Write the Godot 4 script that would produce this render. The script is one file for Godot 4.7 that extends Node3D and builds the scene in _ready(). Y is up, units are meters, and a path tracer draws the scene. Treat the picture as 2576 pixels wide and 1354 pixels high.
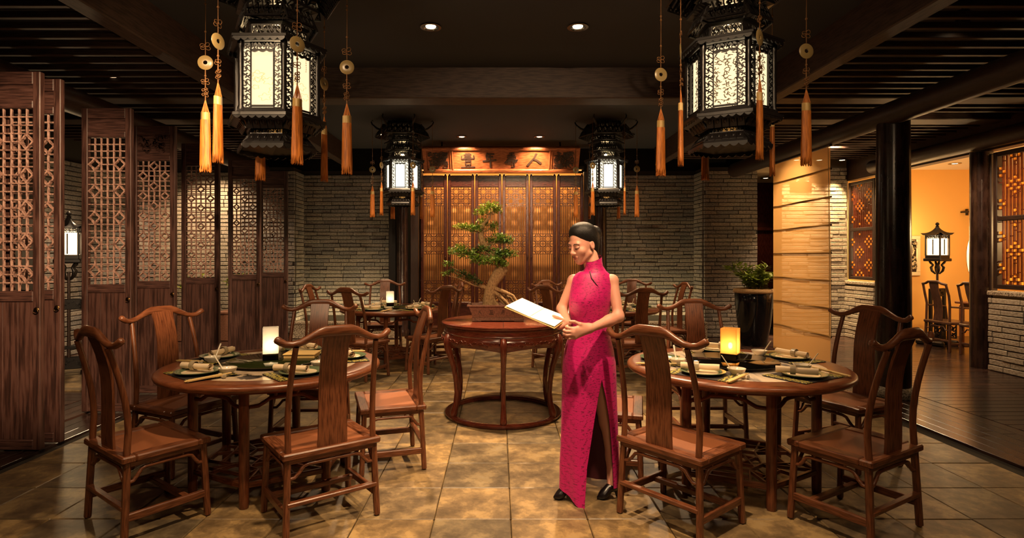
extends Node3D

# Pixel geometry of the photograph: focal length in pixels, vanishing point, eye height.
const F = 1430.0
const VX = 1255.0
const VY = 645.0
const EYE = 1.52

var rng = RandomNumberGenerator.new()
var cache = {}
var mats = {}
var taken = {}


func P(px, py, d):
	return Vector3((px - VX) * d / F, EYE - (py - VY) * d / F, -d)


func W(x, y, d):
	return Vector3(x, y, -d)


# ------------------------------------------------------------------ mesh builder
class MB:
	var v = PackedVector3Array()
	var n = PackedVector3Array()
	var t = PackedVector2Array()
	var x = Transform3D()

	func tri(a, b, c, na, nb, nc, ta = Vector2(), tb = Vector2(), tc = Vector2()):
		a = x * a
		b = x * b
		c = x * c
		na = (x.basis * na).normalized()
		nb = (x.basis * nb).normalized()
		nc = (x.basis * nc).normalized()
		if (b - a).cross(c - a).dot(na + nb + nc) > 0.0:
			v.append_array([a, c, b])
			n.append_array([na, nc, nb])
			t.append_array([ta, tc, tb])
		else:
			v.append_array([a, b, c])
			n.append_array([na, nb, nc])
			t.append_array([ta, tb, tc])

	func quad(a, b, c, d, nn):
		tri(a, b, c, nn, nn, nn, Vector2(0, 1), Vector2(1, 1), Vector2(1, 0))
		tri(a, c, d, nn, nn, nn, Vector2(0, 1), Vector2(1, 0), Vector2(0, 0))

	func box(c, s, bev = 0.0, b = Basis.IDENTITY):
		var h = s * 0.5
		var e = minf(bev, minf(h.x, minf(h.y, h.z)) * 0.9)
		for ax in 3:
			var a1 = (ax + 1) % 3
			var a2 = (ax + 2) % 3
			for sg in [-1.0, 1.0]:
				var q = []
				for k in [[-1, -1], [1, -1], [1, 1], [-1, 1]]:
					var p = Vector3()
					p[ax] = sg * h[ax]
					p[a1] = k[0] * (h[a1] - e)
					p[a2] = k[1] * (h[a2] - e)
					q.append(c + b * p)
				var nn = Vector3()
				nn[ax] = sg
				quad(q[0], q[1], q[2], q[3], b * nn)
		if e <= 0.0:
			return
		for ax in 3:
			var a1 = (ax + 1) % 3
			var a2 = (ax + 2) % 3
			for s1 in [-1.0, 1.0]:
				for s2 in [-1.0, 1.0]:
					var q = []
					for k in [[-1, 0], [1, 0], [1, 1], [-1, 1]]:
						var p = Vector3()
						p[ax] = k[0] * (h[ax] - e)
						p[a1] = s1 * (h[a1] - (e if k[1] == 1 else 0.0))
						p[a2] = s2 * (h[a2] - (e if k[1] == 0 else 0.0))
						q.append(c + b * p)
					var nn = Vector3()
					nn[a1] = s1
					nn[a2] = s2
					quad(q[0], q[1], q[2], q[3], (b * nn).normalized())
		for s0 in [-1.0, 1.0]:
			for s1 in [-1.0, 1.0]:
				for s2 in [-1.0, 1.0]:
					var sg = Vector3(s0, s1, s2)
					var i = h - Vector3(e, e, e)
					var p0 = c + b * (Vector3(h.x, i.y, i.z) * sg)
					var p1 = c + b * (Vector3(i.x, h.y, i.z) * sg)
					var p2 = c + b * (Vector3(i.x, i.y, h.z) * sg)
					var nn = (b * sg).normalized()
					tri(p0, p1, p2, nn, nn, nn)

	# a straight bar: length along local y of the basis
	func bar(a, b, w, h, bev = 0.0, up = Vector3.UP):
		var yy = (b - a).normalized()
		if absf(yy.dot(up)) > 0.95:
			up = Vector3.BACK if absf(yy.z) < 0.9 else Vector3.RIGHT
		var xx = yy.cross(up).normalized()
		var zz = xx.cross(yy)
		box((a + b) * 0.5, Vector3(w, (b - a).length(), h), bev, Basis(xx, yy, zz))

	# rows of equally many points; smooth normals
	func grid(rows, closed = false, flip = false, uvs = false):
		var m = rows.size()
		var k = rows[0].size()
		var nr = []
		for i in m:
			var line = PackedVector3Array()
			for j in k:
				var i0 = maxi(i - 1, 0)
				var i1 = mini(i + 1, m - 1)
				var j0 = (j - 1 + k) % k if closed else maxi(j - 1, 0)
				var j1 = (j + 1) % k if closed else mini(j + 1, k - 1)
				var du = rows[i][j1] - rows[i][j0]
				var dv = rows[i1][j] - rows[i0][j]
				var c = du.cross(dv)
				if c.length_squared() < 1e-18:
					var ii = 1 if i == 0 else m - 2
					du = rows[ii][j1] - rows[ii][j0]
					c = du.cross(dv)
					if c.length_squared() < 1e-18:
						c = dv if i > 0 else -dv
				line.append(-c.normalized() if flip else c.normalized())
			nr.append(line)
		for i in m - 1:
			for j in (k if closed else k - 1):
				var j1 = (j + 1) % k
				var u0 = Vector2(float(j) / (k - 1), float(i) / (m - 1))
				var u1 = Vector2(float(j + 1) / (k - 1), float(i) / (m - 1))
				var u2 = Vector2(float(j + 1) / (k - 1), float(i + 1) / (m - 1))
				var u3 = Vector2(float(j) / (k - 1), float(i + 1) / (m - 1))
				tri(rows[i][j], rows[i][j1], rows[i + 1][j1], nr[i][j], nr[i][j1], nr[i + 1][j1], u0, u1, u2)
				tri(rows[i][j], rows[i + 1][j1], rows[i + 1][j], nr[i][j], nr[i + 1][j1], nr[i + 1][j], u0, u2, u3)

	# swept round section; radii floats or Vector2(side, up)
	func tube(pts, radii, sides = 8, cap = true, ref = Vector3.UP):
		var rows = []
		var m = pts.size()
		var last = Vector3()
		for i in m:
			var tg = (pts[mini(i + 1, m - 1)] - pts[maxi(i - 1, 0)]).normalized()
			var side = tg.cross(ref)
			if side.length() < 0.15:
				side = last if last != Vector3() else tg.cross(Vector3(0.31, 0.2, 0.93))
			side = (side - tg * side.dot(tg)).normalized()
			last = side
			var up = side.cross(tg)
			var r = radii[i] if radii is Array else radii
			if not r is Vector2:
				r = Vector2(r, r)
			if cap and i == 0:
				for q in [[0.0, 0.55], [0.65, 0.42]]:
					rows.append(_ring(pts[i] - tg * r.y * q[1], side, up, r * maxf(q[0], 0.001), sides))
			rows.append(_ring(pts[i], side, up, r, sides))
			if cap and i == m - 1:
				for q in [[0.65, 0.42], [0.0, 0.55]]:
					rows.append(_ring(pts[i] + tg * r.y * q[1], side, up, r * maxf(q[0], 0.001), sides))
		grid(rows, true)

	func _ring(c, side, up, r, sides):
		var a = PackedVector3Array()
		for j in sides:
			var w = TAU * j / sides
			a.append(c + side * (cos(w) * r.x) + up * (sin(w) * r.y))
		return a

	# profile of (radius, y), turned round the y axis at c
	func lathe(prof, sides = 24, c = Vector3(), a0 = 0.0, a1 = TAU, sx = 1.0, sz = 1.0):
		var m = prof.size()
		var sn = []
		for i in m - 1:
			var dlt = prof[i + 1] - prof[i]
			sn.append(Vector2(dlt.y, -dlt.x).normalized())
		for i in m - 1:
			if (prof[i + 1] - prof[i]).length() < 1e-6:
				continue
			var na = sn[i]
			var nb = sn[i]
			if i > 0 and sn[i - 1].dot(sn[i]) > 0.6:
				na = (sn[i - 1] + sn[i]).normalized()
			if i < m - 2 and sn[i + 1].dot(sn[i]) > 0.6:
				nb = (sn[i + 1] + sn[i]).normalized()
			for j in sides:
				var w0 = a0 + (a1 - a0) * j / sides
				var w1 = a0 + (a1 - a0) * (j + 1) / sides
				var c0 = Vector3(cos(w0) * sx, 0, sin(w0) * sz)
				var c1 = Vector3(cos(w1) * sx, 0, sin(w1) * sz)
				var A = c + c0 * prof[i].x + Vector3(0, prof[i].y, 0)
				var B = c + c1 * prof[i].x + Vector3(0, prof[i].y, 0)
				var C = c + c1 * prof[i + 1].x + Vector3(0, prof[i + 1].y, 0)
				var D = c + c0 * prof[i + 1].x + Vector3(0, prof[i + 1].y, 0)
				var u0 = Vector3(0, 1, 0)
				if prof[i].x > 1e-6:
					tri(A, B, C, c0 * na.x + u0 * na.y, c1 * na.x + u0 * na.y, c1 * nb.x + u0 * nb.y)
				if prof[i + 1].x > 1e-6:
					tri(A, C, D, c0 * na.x + u0 * na.y, c1 * nb.x + u0 * nb.y, c0 * nb.x + u0 * nb.y)

	# hexagonal (or other) frustum rings: list of (radius, y), flat sides; vertex at angle a0
	func hexa(prof, c = Vector3(), a0 = 0.0, sides = 6):
		for i in prof.size() - 1:
			var p = prof[i]
			var q = prof[i + 1]
			for j in sides:
				var w0 = a0 + TAU * j / sides
				var w1 = a0 + TAU * (j + 1) / sides
				var c0 = Vector3(cos(w0), 0, sin(w0))
				var c1 = Vector3(cos(w1), 0, sin(w1))
				var A = c + c0 * p.x + Vector3(0, p.y, 0)
				var B = c + c1 * p.x + Vector3(0, p.y, 0)
				var C = c + c1 * q.x + Vector3(0, q.y, 0)
				var D = c + c0 * q.x + Vector3(0, q.y, 0)
				var dl = Vector2(q.y - p.y, -(q.x - p.x) * cos(PI / sides)).normalized()
				var nn = (c0 + c1).normalized() * dl.x + Vector3(0, dl.y, 0)
				if p.x > 1e-6:
					tri(A, B, C, nn, nn, nn)
				if q.x > 1e-6:
					tri(A, C, D, nn, nn, nn)

	# polygon in the xy plane, from z0 to z1
	func prism(poly, z0, z1):
		var id = Geometry2D.triangulate_polygon(poly)
		for k in range(0, id.size(), 3):
			for z in [[z0, -1.0], [z1, 1.0]]:
				var q = []
				for i in 3:
					q.append(Vector3(poly[id[k + i]].x, poly[id[k + i]].y, z[0]))
				var nn = Vector3(0, 0, z[1] * signf(z1 - z0))
				tri(q[0], q[1], q[2], nn, nn, nn)
		var area = 0.0
		for i in poly.size():
			area += poly[i].cross(poly[(i + 1) % poly.size()])
		for i in poly.size():
			var a = poly[i]
			var b = poly[(i + 1) % poly.size()]
			var e = (b - a).normalized() * signf(area)
			quad(Vector3(a.x, a.y, z0), Vector3(b.x, b.y, z0), Vector3(b.x, b.y, z1), Vector3(a.x, a.y, z1), Vector3(e.y, -e.x, 0))

	# polyline in the xy plane as a square-edged strip
	func ribbon(pts, w, th, z = 0.0):
		for i in pts.size() - 1:
			var a = pts[i]
			var b = pts[i + 1]
			var dl = b - a
			if dl.length() < 1e-6:
				continue
			var e = dl.normalized()
			var bs = Basis(Vector3(-e.y, e.x, 0), Vector3(e.x, e.y, 0), Vector3(0, 0, -1))
			box(Vector3((a.x + b.x) * 0.5, (a.y + b.y) * 0.5, z), Vector3(w, dl.length() + w * 0.5, th), 0.0, bs)

	# slab along pts in the yz plane: width along x, thickness across
	func slab(pts, widths, th):
		var m = pts.size()
		var lines = [[], [], [], []]
		for i in m:
			var tg = (pts[mini(i + 1, m - 1)] - pts[maxi(i - 1, 0)]).normalized()
			var nn = tg.cross(Vector3.RIGHT).normalized()
			var w = widths[i] * 0.5
			lines[0].append(pts[i] + Vector3(-w, 0, 0) + nn * th * 0.5)
			lines[1].append(pts[i] + Vector3(w, 0, 0) + nn * th * 0.5)
			lines[2].append(pts[i] + Vector3(w, 0, 0) - nn * th * 0.5)
			lines[3].append(pts[i] + Vector3(-w, 0, 0) - nn * th * 0.5)
		for k in 4:
			var rows = []
			for i in m:
				rows.append(PackedVector3Array([lines[k][i], lines[(k + 1) % 4][i]]))
			grid(rows, false, true)
		for i in [0, m - 1]:
			var tg = (pts[1] - pts[0]).normalized() * -1.0 if i == 0 else (pts[m - 1] - pts[m - 2]).normalized()
			quad(lines[0][i], lines[1][i], lines[2][i], lines[3][i], tg)

	func ball(c, r, seg = 12, rg = 8):
		var rv = r if r is Vector3 else Vector3(r, r, r)
		var rows = []
		for i in rg + 1:
			var th = PI * i / rg
			var line = PackedVector3Array()
			for j in seg:
				var w = TAU * j / seg
				line.append(c + Vector3(maxf(sin(th), 0.001) * cos(w), -cos(th), maxf(sin(th), 0.001) * -sin(w)) * rv)
			rows.append(line)
		grid(rows, true)

	func leaf(base, dir, up, l, w):
		var side = dir.cross(up).normalized()
		var nn = side.cross(dir).normalized()
		var m = base + dir * l * 0.5 + nn * l * 0.06
		var tip = base + dir * l - nn * l * 0.12
		var a = m + side * w * 0.5
		var b = m - side * w * 0.5
		tri(base, a, m, nn, (nn + side * 0.4).normalized(), nn)
		tri(base, m, b, nn, nn, (nn - side * 0.4).normalized())
		tri(a, tip, m, (nn + side * 0.4).normalized(), nn, nn)
		tri(b, m, tip, (nn - side * 0.4).normalized(), nn, nn)

	func mesh():
		var ar = []
		ar.resize(Mesh.ARRAY_MAX)
		ar[Mesh.ARRAY_VERTEX] = v
		ar[Mesh.ARRAY_NORMAL] = n
		ar[Mesh.ARRAY_TEX_UV] = t
		var m = ArrayMesh.new()
		m.add_surface_from_arrays(Mesh.PRIMITIVE_TRIANGLES, ar)
		return m


# ------------------------------------------------------------------ scene helpers
func numbered(called):
	if not taken.has(called):
		taken[called] = 0
		return called
	taken[called] += 1
	return "%s_%03d" % [called, taken[called]]


func tag(o, label, category = "", group = "", kind = ""):
	o.set_meta("label", label)
	if category:
		o.set_meta("category", category)
	if group:
		o.set_meta("group", group)
	if kind:
		o.set_meta("kind", kind)


func thing(called, label, category, at = Vector3(), turn = 0.0, group = ""):
	var o = Node3D.new()
	o.name = numbered(called)
	add_child(o, true)
	o.position = at
	o.rotation.y = turn
	tag(o, label, category, group)
	return o


func part(called, mesh, mat, parent, xf = Transform3D()):
	var o = MeshInstance3D.new()
	o.name = called if parent != self else numbered(called)
	o.mesh = mesh.mesh() if mesh is MB else mesh
	o.material_override = mat
	o.transform = xf
	parent.add_child(o, true)
	return o


func struct(called, label, mesh, mat, xf = Transform3D()):
	var o = part(called, mesh, mat, self, xf)
	tag(o, label, "", "", "structure")
	return o


func holder(called, label):
	var o = Node3D.new()
	o.name = numbered(called)
	add_child(o, true)
	tag(o, label, "", "", "structure")
	return o


func dup(o, called, label, at, turn, group = ""):
	var r = o.duplicate()
	r.name = numbered(called)
	add_child(r, true)
	r.position = at
	r.rotation.y = turn
	r.set_meta("label", label)
	if group:
		r.set_meta("group", group)
	return r


func box_mesh(s, bev = 0.0):
	var key = "%.4f %.4f %.4f %.4f" % [s.x, s.y, s.z, bev]
	if not cache.has(key):
		var b = MB.new()
		b.box(Vector3(), s, bev)
		cache[key] = b.mesh()
	return cache[key]


# a straight bar from a to b, its length along local y so that the grain follows it
func bar_part(called, a, b, w, h, mat, parent, bev = 0.003, up = Vector3.UP):
	var yy = (b - a).normalized()
	if absf(yy.dot(up)) > 0.95:
		up = Vector3.BACK
	var xx = yy.cross(up).normalized()
	var zz = xx.cross(yy)
	return part(called, box_mesh(Vector3(w, (b - a).length(), h), bev), mat, parent, Transform3D(Basis(xx, yy, zz), (a + b) * 0.5))


func turn_to(ux, ud):
	return atan2(ux, -ud)


func spot(at, to, energy, angle, col, soft = 0.06, blend = 0.6):
	var l = SpotLight3D.new()
	l.name = numbered("spot_light")
	add_child(l, true)
	var up = Vector3.UP if absf((to - at).normalized().y) < 0.98 else Vector3.BACK
	l.look_at_from_position(at, to, up)
	l.light_energy = energy
	l.light_color = col
	l.spot_angle = angle
	l.spot_angle_attenuation = blend
	l.spot_range = 20.0
	l.spot_attenuation = 2.0
	l.light_size = soft
	l.shadow_enabled = true
	return l


func omni(at, energy, col, soft = 0.05, parent = self):
	var l = OmniLight3D.new()
	l.name = numbered("omni_light")
	parent.add_child(l, true)
	l.position = at
	l.light_energy = energy
	l.light_color = col
	l.omni_range = 20.0
	l.omni_attenuation = 2.0
	l.light_size = soft
	l.shadow_enabled = true
	return l


func area(at, to, sx, sy, energy, col):
	var l = AreaLight3D.new()
	l.name = numbered("area_light")
	add_child(l, true)
	var up = Vector3.UP if absf((to - at).normalized().y) < 0.98 else Vector3.BACK
	l.look_at_from_position(at, to, up)
	l.area_size = Vector2(sx, sy)
	l.light_energy = energy
	l.light_color = col
	l.shadow_enabled = true
	return l


# ------------------------------------------------------------------ materials
func noise_tex(freq, ramp, size = 512, oct = 4, kind = FastNoiseLite.TYPE_SIMPLEX_SMOOTH, warp = 0.0, nseed = 1, gain = 0.5):
	var f = FastNoiseLite.new()
	f.noise_type = kind
	f.seed = nseed
	f.frequency = freq
	f.fractal_octaves = oct
	f.fractal_gain = gain
	if warp > 0.0:
		f.domain_warp_enabled = true
		f.domain_warp_amplitude = warp
		f.domain_warp_frequency = freq * 1.5
	var tx = NoiseTexture2D.new()
	tx.width = size
	tx.height = size
	tx.seamless = true
	tx.noise = f
	if ramp:
		var g = Gradient.new()
		g.offsets = PackedFloat32Array(ramp[0])
		g.colors = PackedColorArray(ramp[1])
		tx.color_ramp = g
	return tx


func mat(key, col, rough = 0.6, tex = null, scale = Vector3.ONE, world = false, bump = null, bump_cm = 0.0, offset = Vector3()):
	if mats.has(key):
		return mats[key]
	var m = StandardMaterial3D.new()
	m.resource_name = key
	m.albedo_color = col
	m.roughness = rough
	if tex or bump:
		m.uv1_triplanar = true
		m.uv1_world_triplanar = world
		m.uv1_scale = scale
		m.uv1_offset = offset
	if tex:
		m.albedo_texture = tex
	if bump:
		m.heightmap_enabled = true
		m.heightmap_texture = bump
		m.heightmap_scale = bump_cm
	mats[key] = m
	return m


func glow(key, col, energy, base = Color(0.8, 0.75, 0.65)):
	var m = mat(key, base, 0.6)
	m.emission_enabled = true
	m.emission = col
	m.emission_energy_multiplier = energy
	return m


func _ready():
	rng.seed = 7
	# camera
	var cam = Camera3D.new()
	cam.name = "camera"
	add_child(cam)
	cam.position = Vector3(0, EYE, 0)
	cam.projection = Camera3D.PROJECTION_FRUSTUM
	cam.near = 0.05
	cam.far = 60.0
	cam.size = 0.05 * 1354.0 / F
	cam.frustum_offset = Vector2((1288.0 - VX) / F, (VY - 677.0) / F) * 0.05
	cam.current = true
	# environment: an interior by night, no sky
	var we = WorldEnvironment.new()
	we.name = "environment"
	var e = Environment.new()
	e.background_mode = Environment.BG_COLOR
	e.background_color = Color(0.0, 0.0, 0.0)
	e.tonemap_mode = Environment.TONE_MAPPER_LINEAR
	e.tonemap_exposure = 0.7
	e.sdfgi_enabled = true
	e.ssao_enabled = true
	e.ssil_enabled = true
	we.environment = e
	add_child(we)
	make_materials()
	setting_floor()
	setting_walls()
	setting_ceiling()
	back_screens()
	lattice_doors()
	right_wall()
	gold_room()
	lamps_in_ceiling()
	center_table()
	dining_sets()
	lanterns()
	floor_lamps()
	shade_and_plants()
	waitress()


func make_materials():
	var W0 = Color(1, 1, 1)
	var grain = noise_tex(0.02, [[0.0, 0.3, 0.5, 0.7, 1.0], [Color(0.5, 0.46, 0.44), Color(0.74, 0.7, 0.68), Color(0.88, 0.86, 0.85), W0, Color(0.84, 0.8, 0.77)]], 512, 5, FastNoiseLite.TYPE_SIMPLEX_SMOOTH, 12.0, 3)
	var worn = noise_tex(0.012, [[0.0, 0.3, 0.5, 0.68, 1.0], [Color(0.42, 0.4, 0.42), Color(0.64, 0.6, 0.59), Color(0.85, 0.8, 0.78), W0, Color(1, 0.93, 0.88)]], 512, 6, FastNoiseLite.TYPE_SIMPLEX_SMOOTH, 25.0, 5, 0.6)
	var fine = noise_tex(0.06, null, 512, 5, FastNoiseLite.TYPE_SIMPLEX_SMOOTH, 0.0, 9)
	var mild = noise_tex(0.03, [[0.0, 0.4, 0.6, 1.0], [Color(0.68, 0.66, 0.64), Color(0.86, 0.85, 0.84), W0, W0]], 512, 6, FastNoiseLite.TYPE_SIMPLEX_SMOOTH, 10.0, 41, 0.6)
	mats["mild"] = mild
	var blot = noise_tex(0.008, [[0.0, 0.32, 0.45, 0.58, 0.7, 1.0], [Color(0.48, 0.46, 0.44), Color(0.63, 0.6, 0.57), Color(0.72, 0.69, 0.65), Color(0.82, 0.79, 0.74), Color(0.96, 0.92, 0.83), W0]], 1024, 9, FastNoiseLite.TYPE_SIMPLEX_SMOOTH, 30.0, 21, 0.7)
	mats["fine"] = fine
	mats["grain"] = grain
	# furniture wood, grain along y / x / z
	var chair_col = Color(0.47, 0.28, 0.175)
	for k in [["y", Vector3(7, 0.7, 7)], ["x", Vector3(0.7, 7, 7)], ["z", Vector3(7, 7, 0.7)]]:
		mat("chair_" + k[0], chair_col, 0.34, grain, k[1], false)
		mat("table_" + k[0], Color(0.49, 0.28, 0.17), 0.3, grain, k[1])
		mat("red_" + k[0], Color(0.4, 0.19, 0.13), 0.2, grain, k[1])
		mat("low_" + k[0], Color(0.3, 0.2, 0.16), 0.3, grain, k[1])  # darker copy of the chair wood, standing in for backlit shade
		mat("dark_" + k[0], Color(0.2, 0.13, 0.1), 0.45, grain, k[1])
		mat("beam_" + k[0], Color(0.27, 0.2, 0.17), 0.6, grain, k[1] * 0.6)
	mat("door_y", Color(0.31, 0.21, 0.185), 0.45, worn, Vector3(4.5, 0.35, 4.5), true, worn, 0.05)
	mat("door_x", Color(0.33, 0.225, 0.2), 0.5, worn, Vector3(0.5, 6, 6), true, worn, 0.05)
	mat("lattice", Color(0.66, 0.53, 0.48), 0.5, worn, Vector3(5, 2, 5), true)
	mat("screen_y", Color(0.27, 0.12, 0.09), 0.25, grain, Vector3(9, 0.8, 9))
	mat("screen_x", Color(0.27, 0.12, 0.09), 0.25, grain, Vector3(0.8, 9, 9))
	mat("silk", Color(0.88, 0.62, 0.34), 0.75, mild, Vector3(16, 10, 16))
	mat("sign", Color(0.72, 0.42, 0.26), 0.35, grain, Vector3(0.7, 7, 7))
	mat("sign_ink", Color(0.25, 0.17, 0.13), 0.6)
	mat("black_wood", Color(0.085, 0.072, 0.072), 0.34)
	mat("column", Color(0.2, 0.14, 0.125), 0.22, worn, Vector3(2, 0.4, 2))
	# cane seat
	var im = Image.create(32, 32, false, Image.FORMAT_RGB8)
	for yy in 32:
		for xx in 32:
			var a = (xx + yy) % 8 < 3
			var b = (xx - yy + 64) % 8 < 3
			var c = Color(0.62, 0.62, 0.62)
			if a and b:
				c = Color(0.85, 0.85, 0.85)
			elif a or b:
				c = Color(1, 1, 1)
			im.set_pixel(xx, yy, c)
	var cane = ImageTexture.create_from_image(im)
	mat("cane", Color(0.62, 0.37, 0.22), 0.55, cane, Vector3(24, 24, 24), false, cane, 0.08)
	# stone
	var tints = [Color(0.6, 0.52, 0.39), Color(0.55, 0.485, 0.38), Color(0.64, 0.55, 0.4), Color(0.51, 0.46, 0.37), Color(0.58, 0.51, 0.39)]
	for i in 5:
		mat("tile_%d" % i, tints[i], 0.42, blot, Vector3(0.4, 0.4, 0.4), true, fine, 0.05, Vector3(i * 0.37, 0, i * 0.61))
	mat("grout", Color(0.16, 0.13, 0.1), 0.9)
	for i in 3:
		mat("plank_%d" % i, [Color(0.25, 0.19, 0.17), Color(0.3, 0.22, 0.19), Color(0.22, 0.165, 0.15)][i], 0.22, worn, Vector3(0.5, 5, 5), false)
	var bt = [Color(0.54, 0.52, 0.5), Color(0.59, 0.56, 0.53), Color(0.49, 0.475, 0.47), Color(0.56, 0.53, 0.51)]
	for i in 4:
		mat("brick_%d" % i, bt[i], 0.85, mild, Vector3(1.3, 2.6, 1.3), true, fine, 0.12)
		mat("lit_brick_%d" % i, bt[i].lerp(Color(0.8, 0.74, 0.64), 0.5), 0.85, mild, Vector3(1.3, 2.6, 1.3), true, fine, 0.12)  # same brick, its colour lightened to stand for lamplight
	mat("mortar", Color(0.2, 0.18, 0.16), 0.95)
	mat("lit_mortar", Color(0.5, 0.46, 0.4), 0.95)  # mortar lightened for that same lamplight
	mat("granite", Color(0.72, 0.66, 0.58), 0.7, noise_tex(0.08, [[0.0, 0.42, 0.5, 1.0], [Color(0.3, 0.28, 0.27), Color(0.6, 0.58, 0.55), W0, W0]], 256, 3, FastNoiseLite.TYPE_SIMPLEX_SMOOTH, 0.0, 4), Vector3(2, 2, 2), true, fine, 0.4)
	mat("paint", Color(0.2, 0.205, 0.23), 0.9)
	mat("black_paint", Color(0.03, 0.028, 0.028), 0.95)
	mat("plaster", Color(0.94, 0.74, 0.42), 0.9)
	mat("white_ceiling", Color(0.85, 0.78, 0.66), 0.9)
	# ceramics, cloth and the rest
	mat("celadon", Color(0.36, 0.42, 0.31), 0.15)
	mat("cream_glaze", Color(0.86, 0.79, 0.65), 0.2)
	mat("white_glaze", Color(0.88, 0.84, 0.76), 0.15)
	mat("napkin", Color(0.88, 0.79, 0.66), 0.9)
	mat("ring", Color(0.62, 0.56, 0.45), 0.35)
	mat("metal", Color(0.6, 0.58, 0.55), 0.25).metallic = 1.0
	mat("brass", Color(0.3, 0.22, 0.13), 0.35).metallic = 1.0
	mat("mat_cloth", Color(0.13, 0.1, 0.09), 0.8)
	mat("brocade", W0, 0.7, noise_tex(0.03, [[0.0, 0.48, 0.53, 1.0], [Color(0.1, 0.1, 0.04), Color(0.16, 0.16, 0.06), Color(0.7, 0.62, 0.22), Color(0.85, 0.78, 0.4)]], 256, 3, FastNoiseLite.TYPE_CELLULAR, 0.0, 6), Vector3(9, 9, 9))
	mat("marble_dark", W0, 0.12, noise_tex(0.006, [[0.0, 0.42, 0.47, 0.55, 1.0], [Color(0.05, 0.045, 0.045), Color(0.12, 0.11, 0.1), Color(0.62, 0.54, 0.44), Color(0.8, 0.71, 0.6), Color(0.86, 0.78, 0.68)]], 512, 6, FastNoiseLite.TYPE_SIMPLEX_SMOOTH, 35.0, 12), Vector3(0.9, 0.9, 0.9))
	mat("marble_reflected", W0, 0.12, noise_tex(0.008, [[0.0, 0.35, 0.5, 0.7, 1.0], [Color(0.3, 0.28, 0.3), Color(0.62, 0.57, 0.53), Color(0.8, 0.73, 0.65), Color(0.86, 0.78, 0.68), Color(0.9, 0.83, 0.74)]], 512, 6, FastNoiseLite.TYPE_SIMPLEX_SMOOTH, 35.0, 17), Vector3(2.4, 2.4, 0.4))  # pale marble; its grey streaks stand in for reflections
	mat("green_glass", Color(0.14, 0.16, 0.07), 0.04)
	mat("black_glass", Color(0.03, 0.028, 0.025), 0.05)
	mat("bamboo", Color(0.8, 0.67, 0.42), 0.6)
	mat("jade", Color(0.52, 0.44, 0.28), 0.3)
	mat("cord", Color(0.42, 0.27, 0.11), 0.7)
	mat("silk_thread", Color(0.78, 0.46, 0.14), 0.6, grain, Vector3(14, 0.6, 14))
	mat("tassel_band", Color(0.85, 0.7, 0.42), 0.5, cane, Vector3(30, 30, 30))
	mat("clay", Color(0.5, 0.33, 0.25), 0.65, mild, Vector3(3, 3, 3))
	mat("bark", Color(0.74, 0.6, 0.42), 0.85, grain, Vector3(9, 3, 9), false, grain, 1.2)
	for i in 3:
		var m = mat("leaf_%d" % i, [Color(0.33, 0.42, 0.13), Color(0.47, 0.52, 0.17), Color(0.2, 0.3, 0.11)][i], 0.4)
		m.backlight_enabled = true
		m.backlight = Color(0.2, 0.28, 0.06)
	mat("soil", Color(0.1, 0.08, 0.06), 0.95, fine, Vector3(8, 8, 8), false, fine, 1.0)
	mat("dark_glaze", Color(0.05, 0.05, 0.065), 0.12)
	mat("skin", Color(0.8, 0.57, 0.49), 0.5).subsurf_scatter_enabled = true
	mats["skin"].subsurf_scatter_strength = 0.12
	var dress = mat("dress", Color(0.73, 0.05, 0.4), 0.5, noise_tex(0.03, [[0.0, 0.3, 0.36, 1.0], [Color(0.5, 0.45, 0.5), Color(0.7, 0.65, 0.7), W0, W0]], 256, 3, FastNoiseLite.TYPE_SIMPLEX_SMOOTH, 0.0, 31), Vector3(5, 9, 5))
	dress.rim_enabled = true
	dress.rim = 0.5
	mat("shaded_lining", Color(0.25, 0.015, 0.07), 0.7)  # inside of the dress, darkened in colour for shade within the slit
	mat("hair", Color(0.06, 0.045, 0.04), 0.45, grain, Vector3(40, 8, 8), false, grain, 0.25)
	mat("shoe", Color(0.06, 0.035, 0.05), 0.3)
	mat("lip", Color(0.5, 0.12, 0.12), 0.4)
	mat("paper", Color(0.95, 0.92, 0.85), 0.7)
	mat("clay_pale", Color(0.7, 0.56, 0.38), 0.6, mild, Vector3(3, 3, 3))
	# translucent things
	var am = mat("amber", Color(1.0, 0.8, 0.48), 0.5)
	am.backlight_enabled = true
	am.backlight = Color(1.6, 1.35, 0.9)
	var wl = mat("window_lining", Color(0.75, 0.5, 0.25), 0.7)
	wl.backlight_enabled = true
	wl.backlight = Color(0.9, 0.6, 0.3)
	var sc = mat("shade_cloth", Color(0.9, 0.68, 0.38, 0.76), 0.8)
	sc.transparency = BaseMaterial3D.TRANSPARENCY_ALPHA
	sc.backlight_enabled = true
	sc.backlight = Color(1.0, 0.78, 0.48)
	var fr = mat("frosted", Color(0.95, 0.95, 0.96, 0.42), 0.5)
	fr.transparency = BaseMaterial3D.TRANSPARENCY_ALPHA
	fr.backlight_enabled = true
	fr.backlight = Color(0.95, 0.96, 1.0)
	var fa = mat("frosted_amber", Color(0.95, 0.78, 0.45, 0.5), 0.5)
	fa.transparency = BaseMaterial3D.TRANSPARENCY_ALPHA
	fa.backlight_enabled = true
	fa.backlight = Color(1, 0.78, 0.45)


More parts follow.
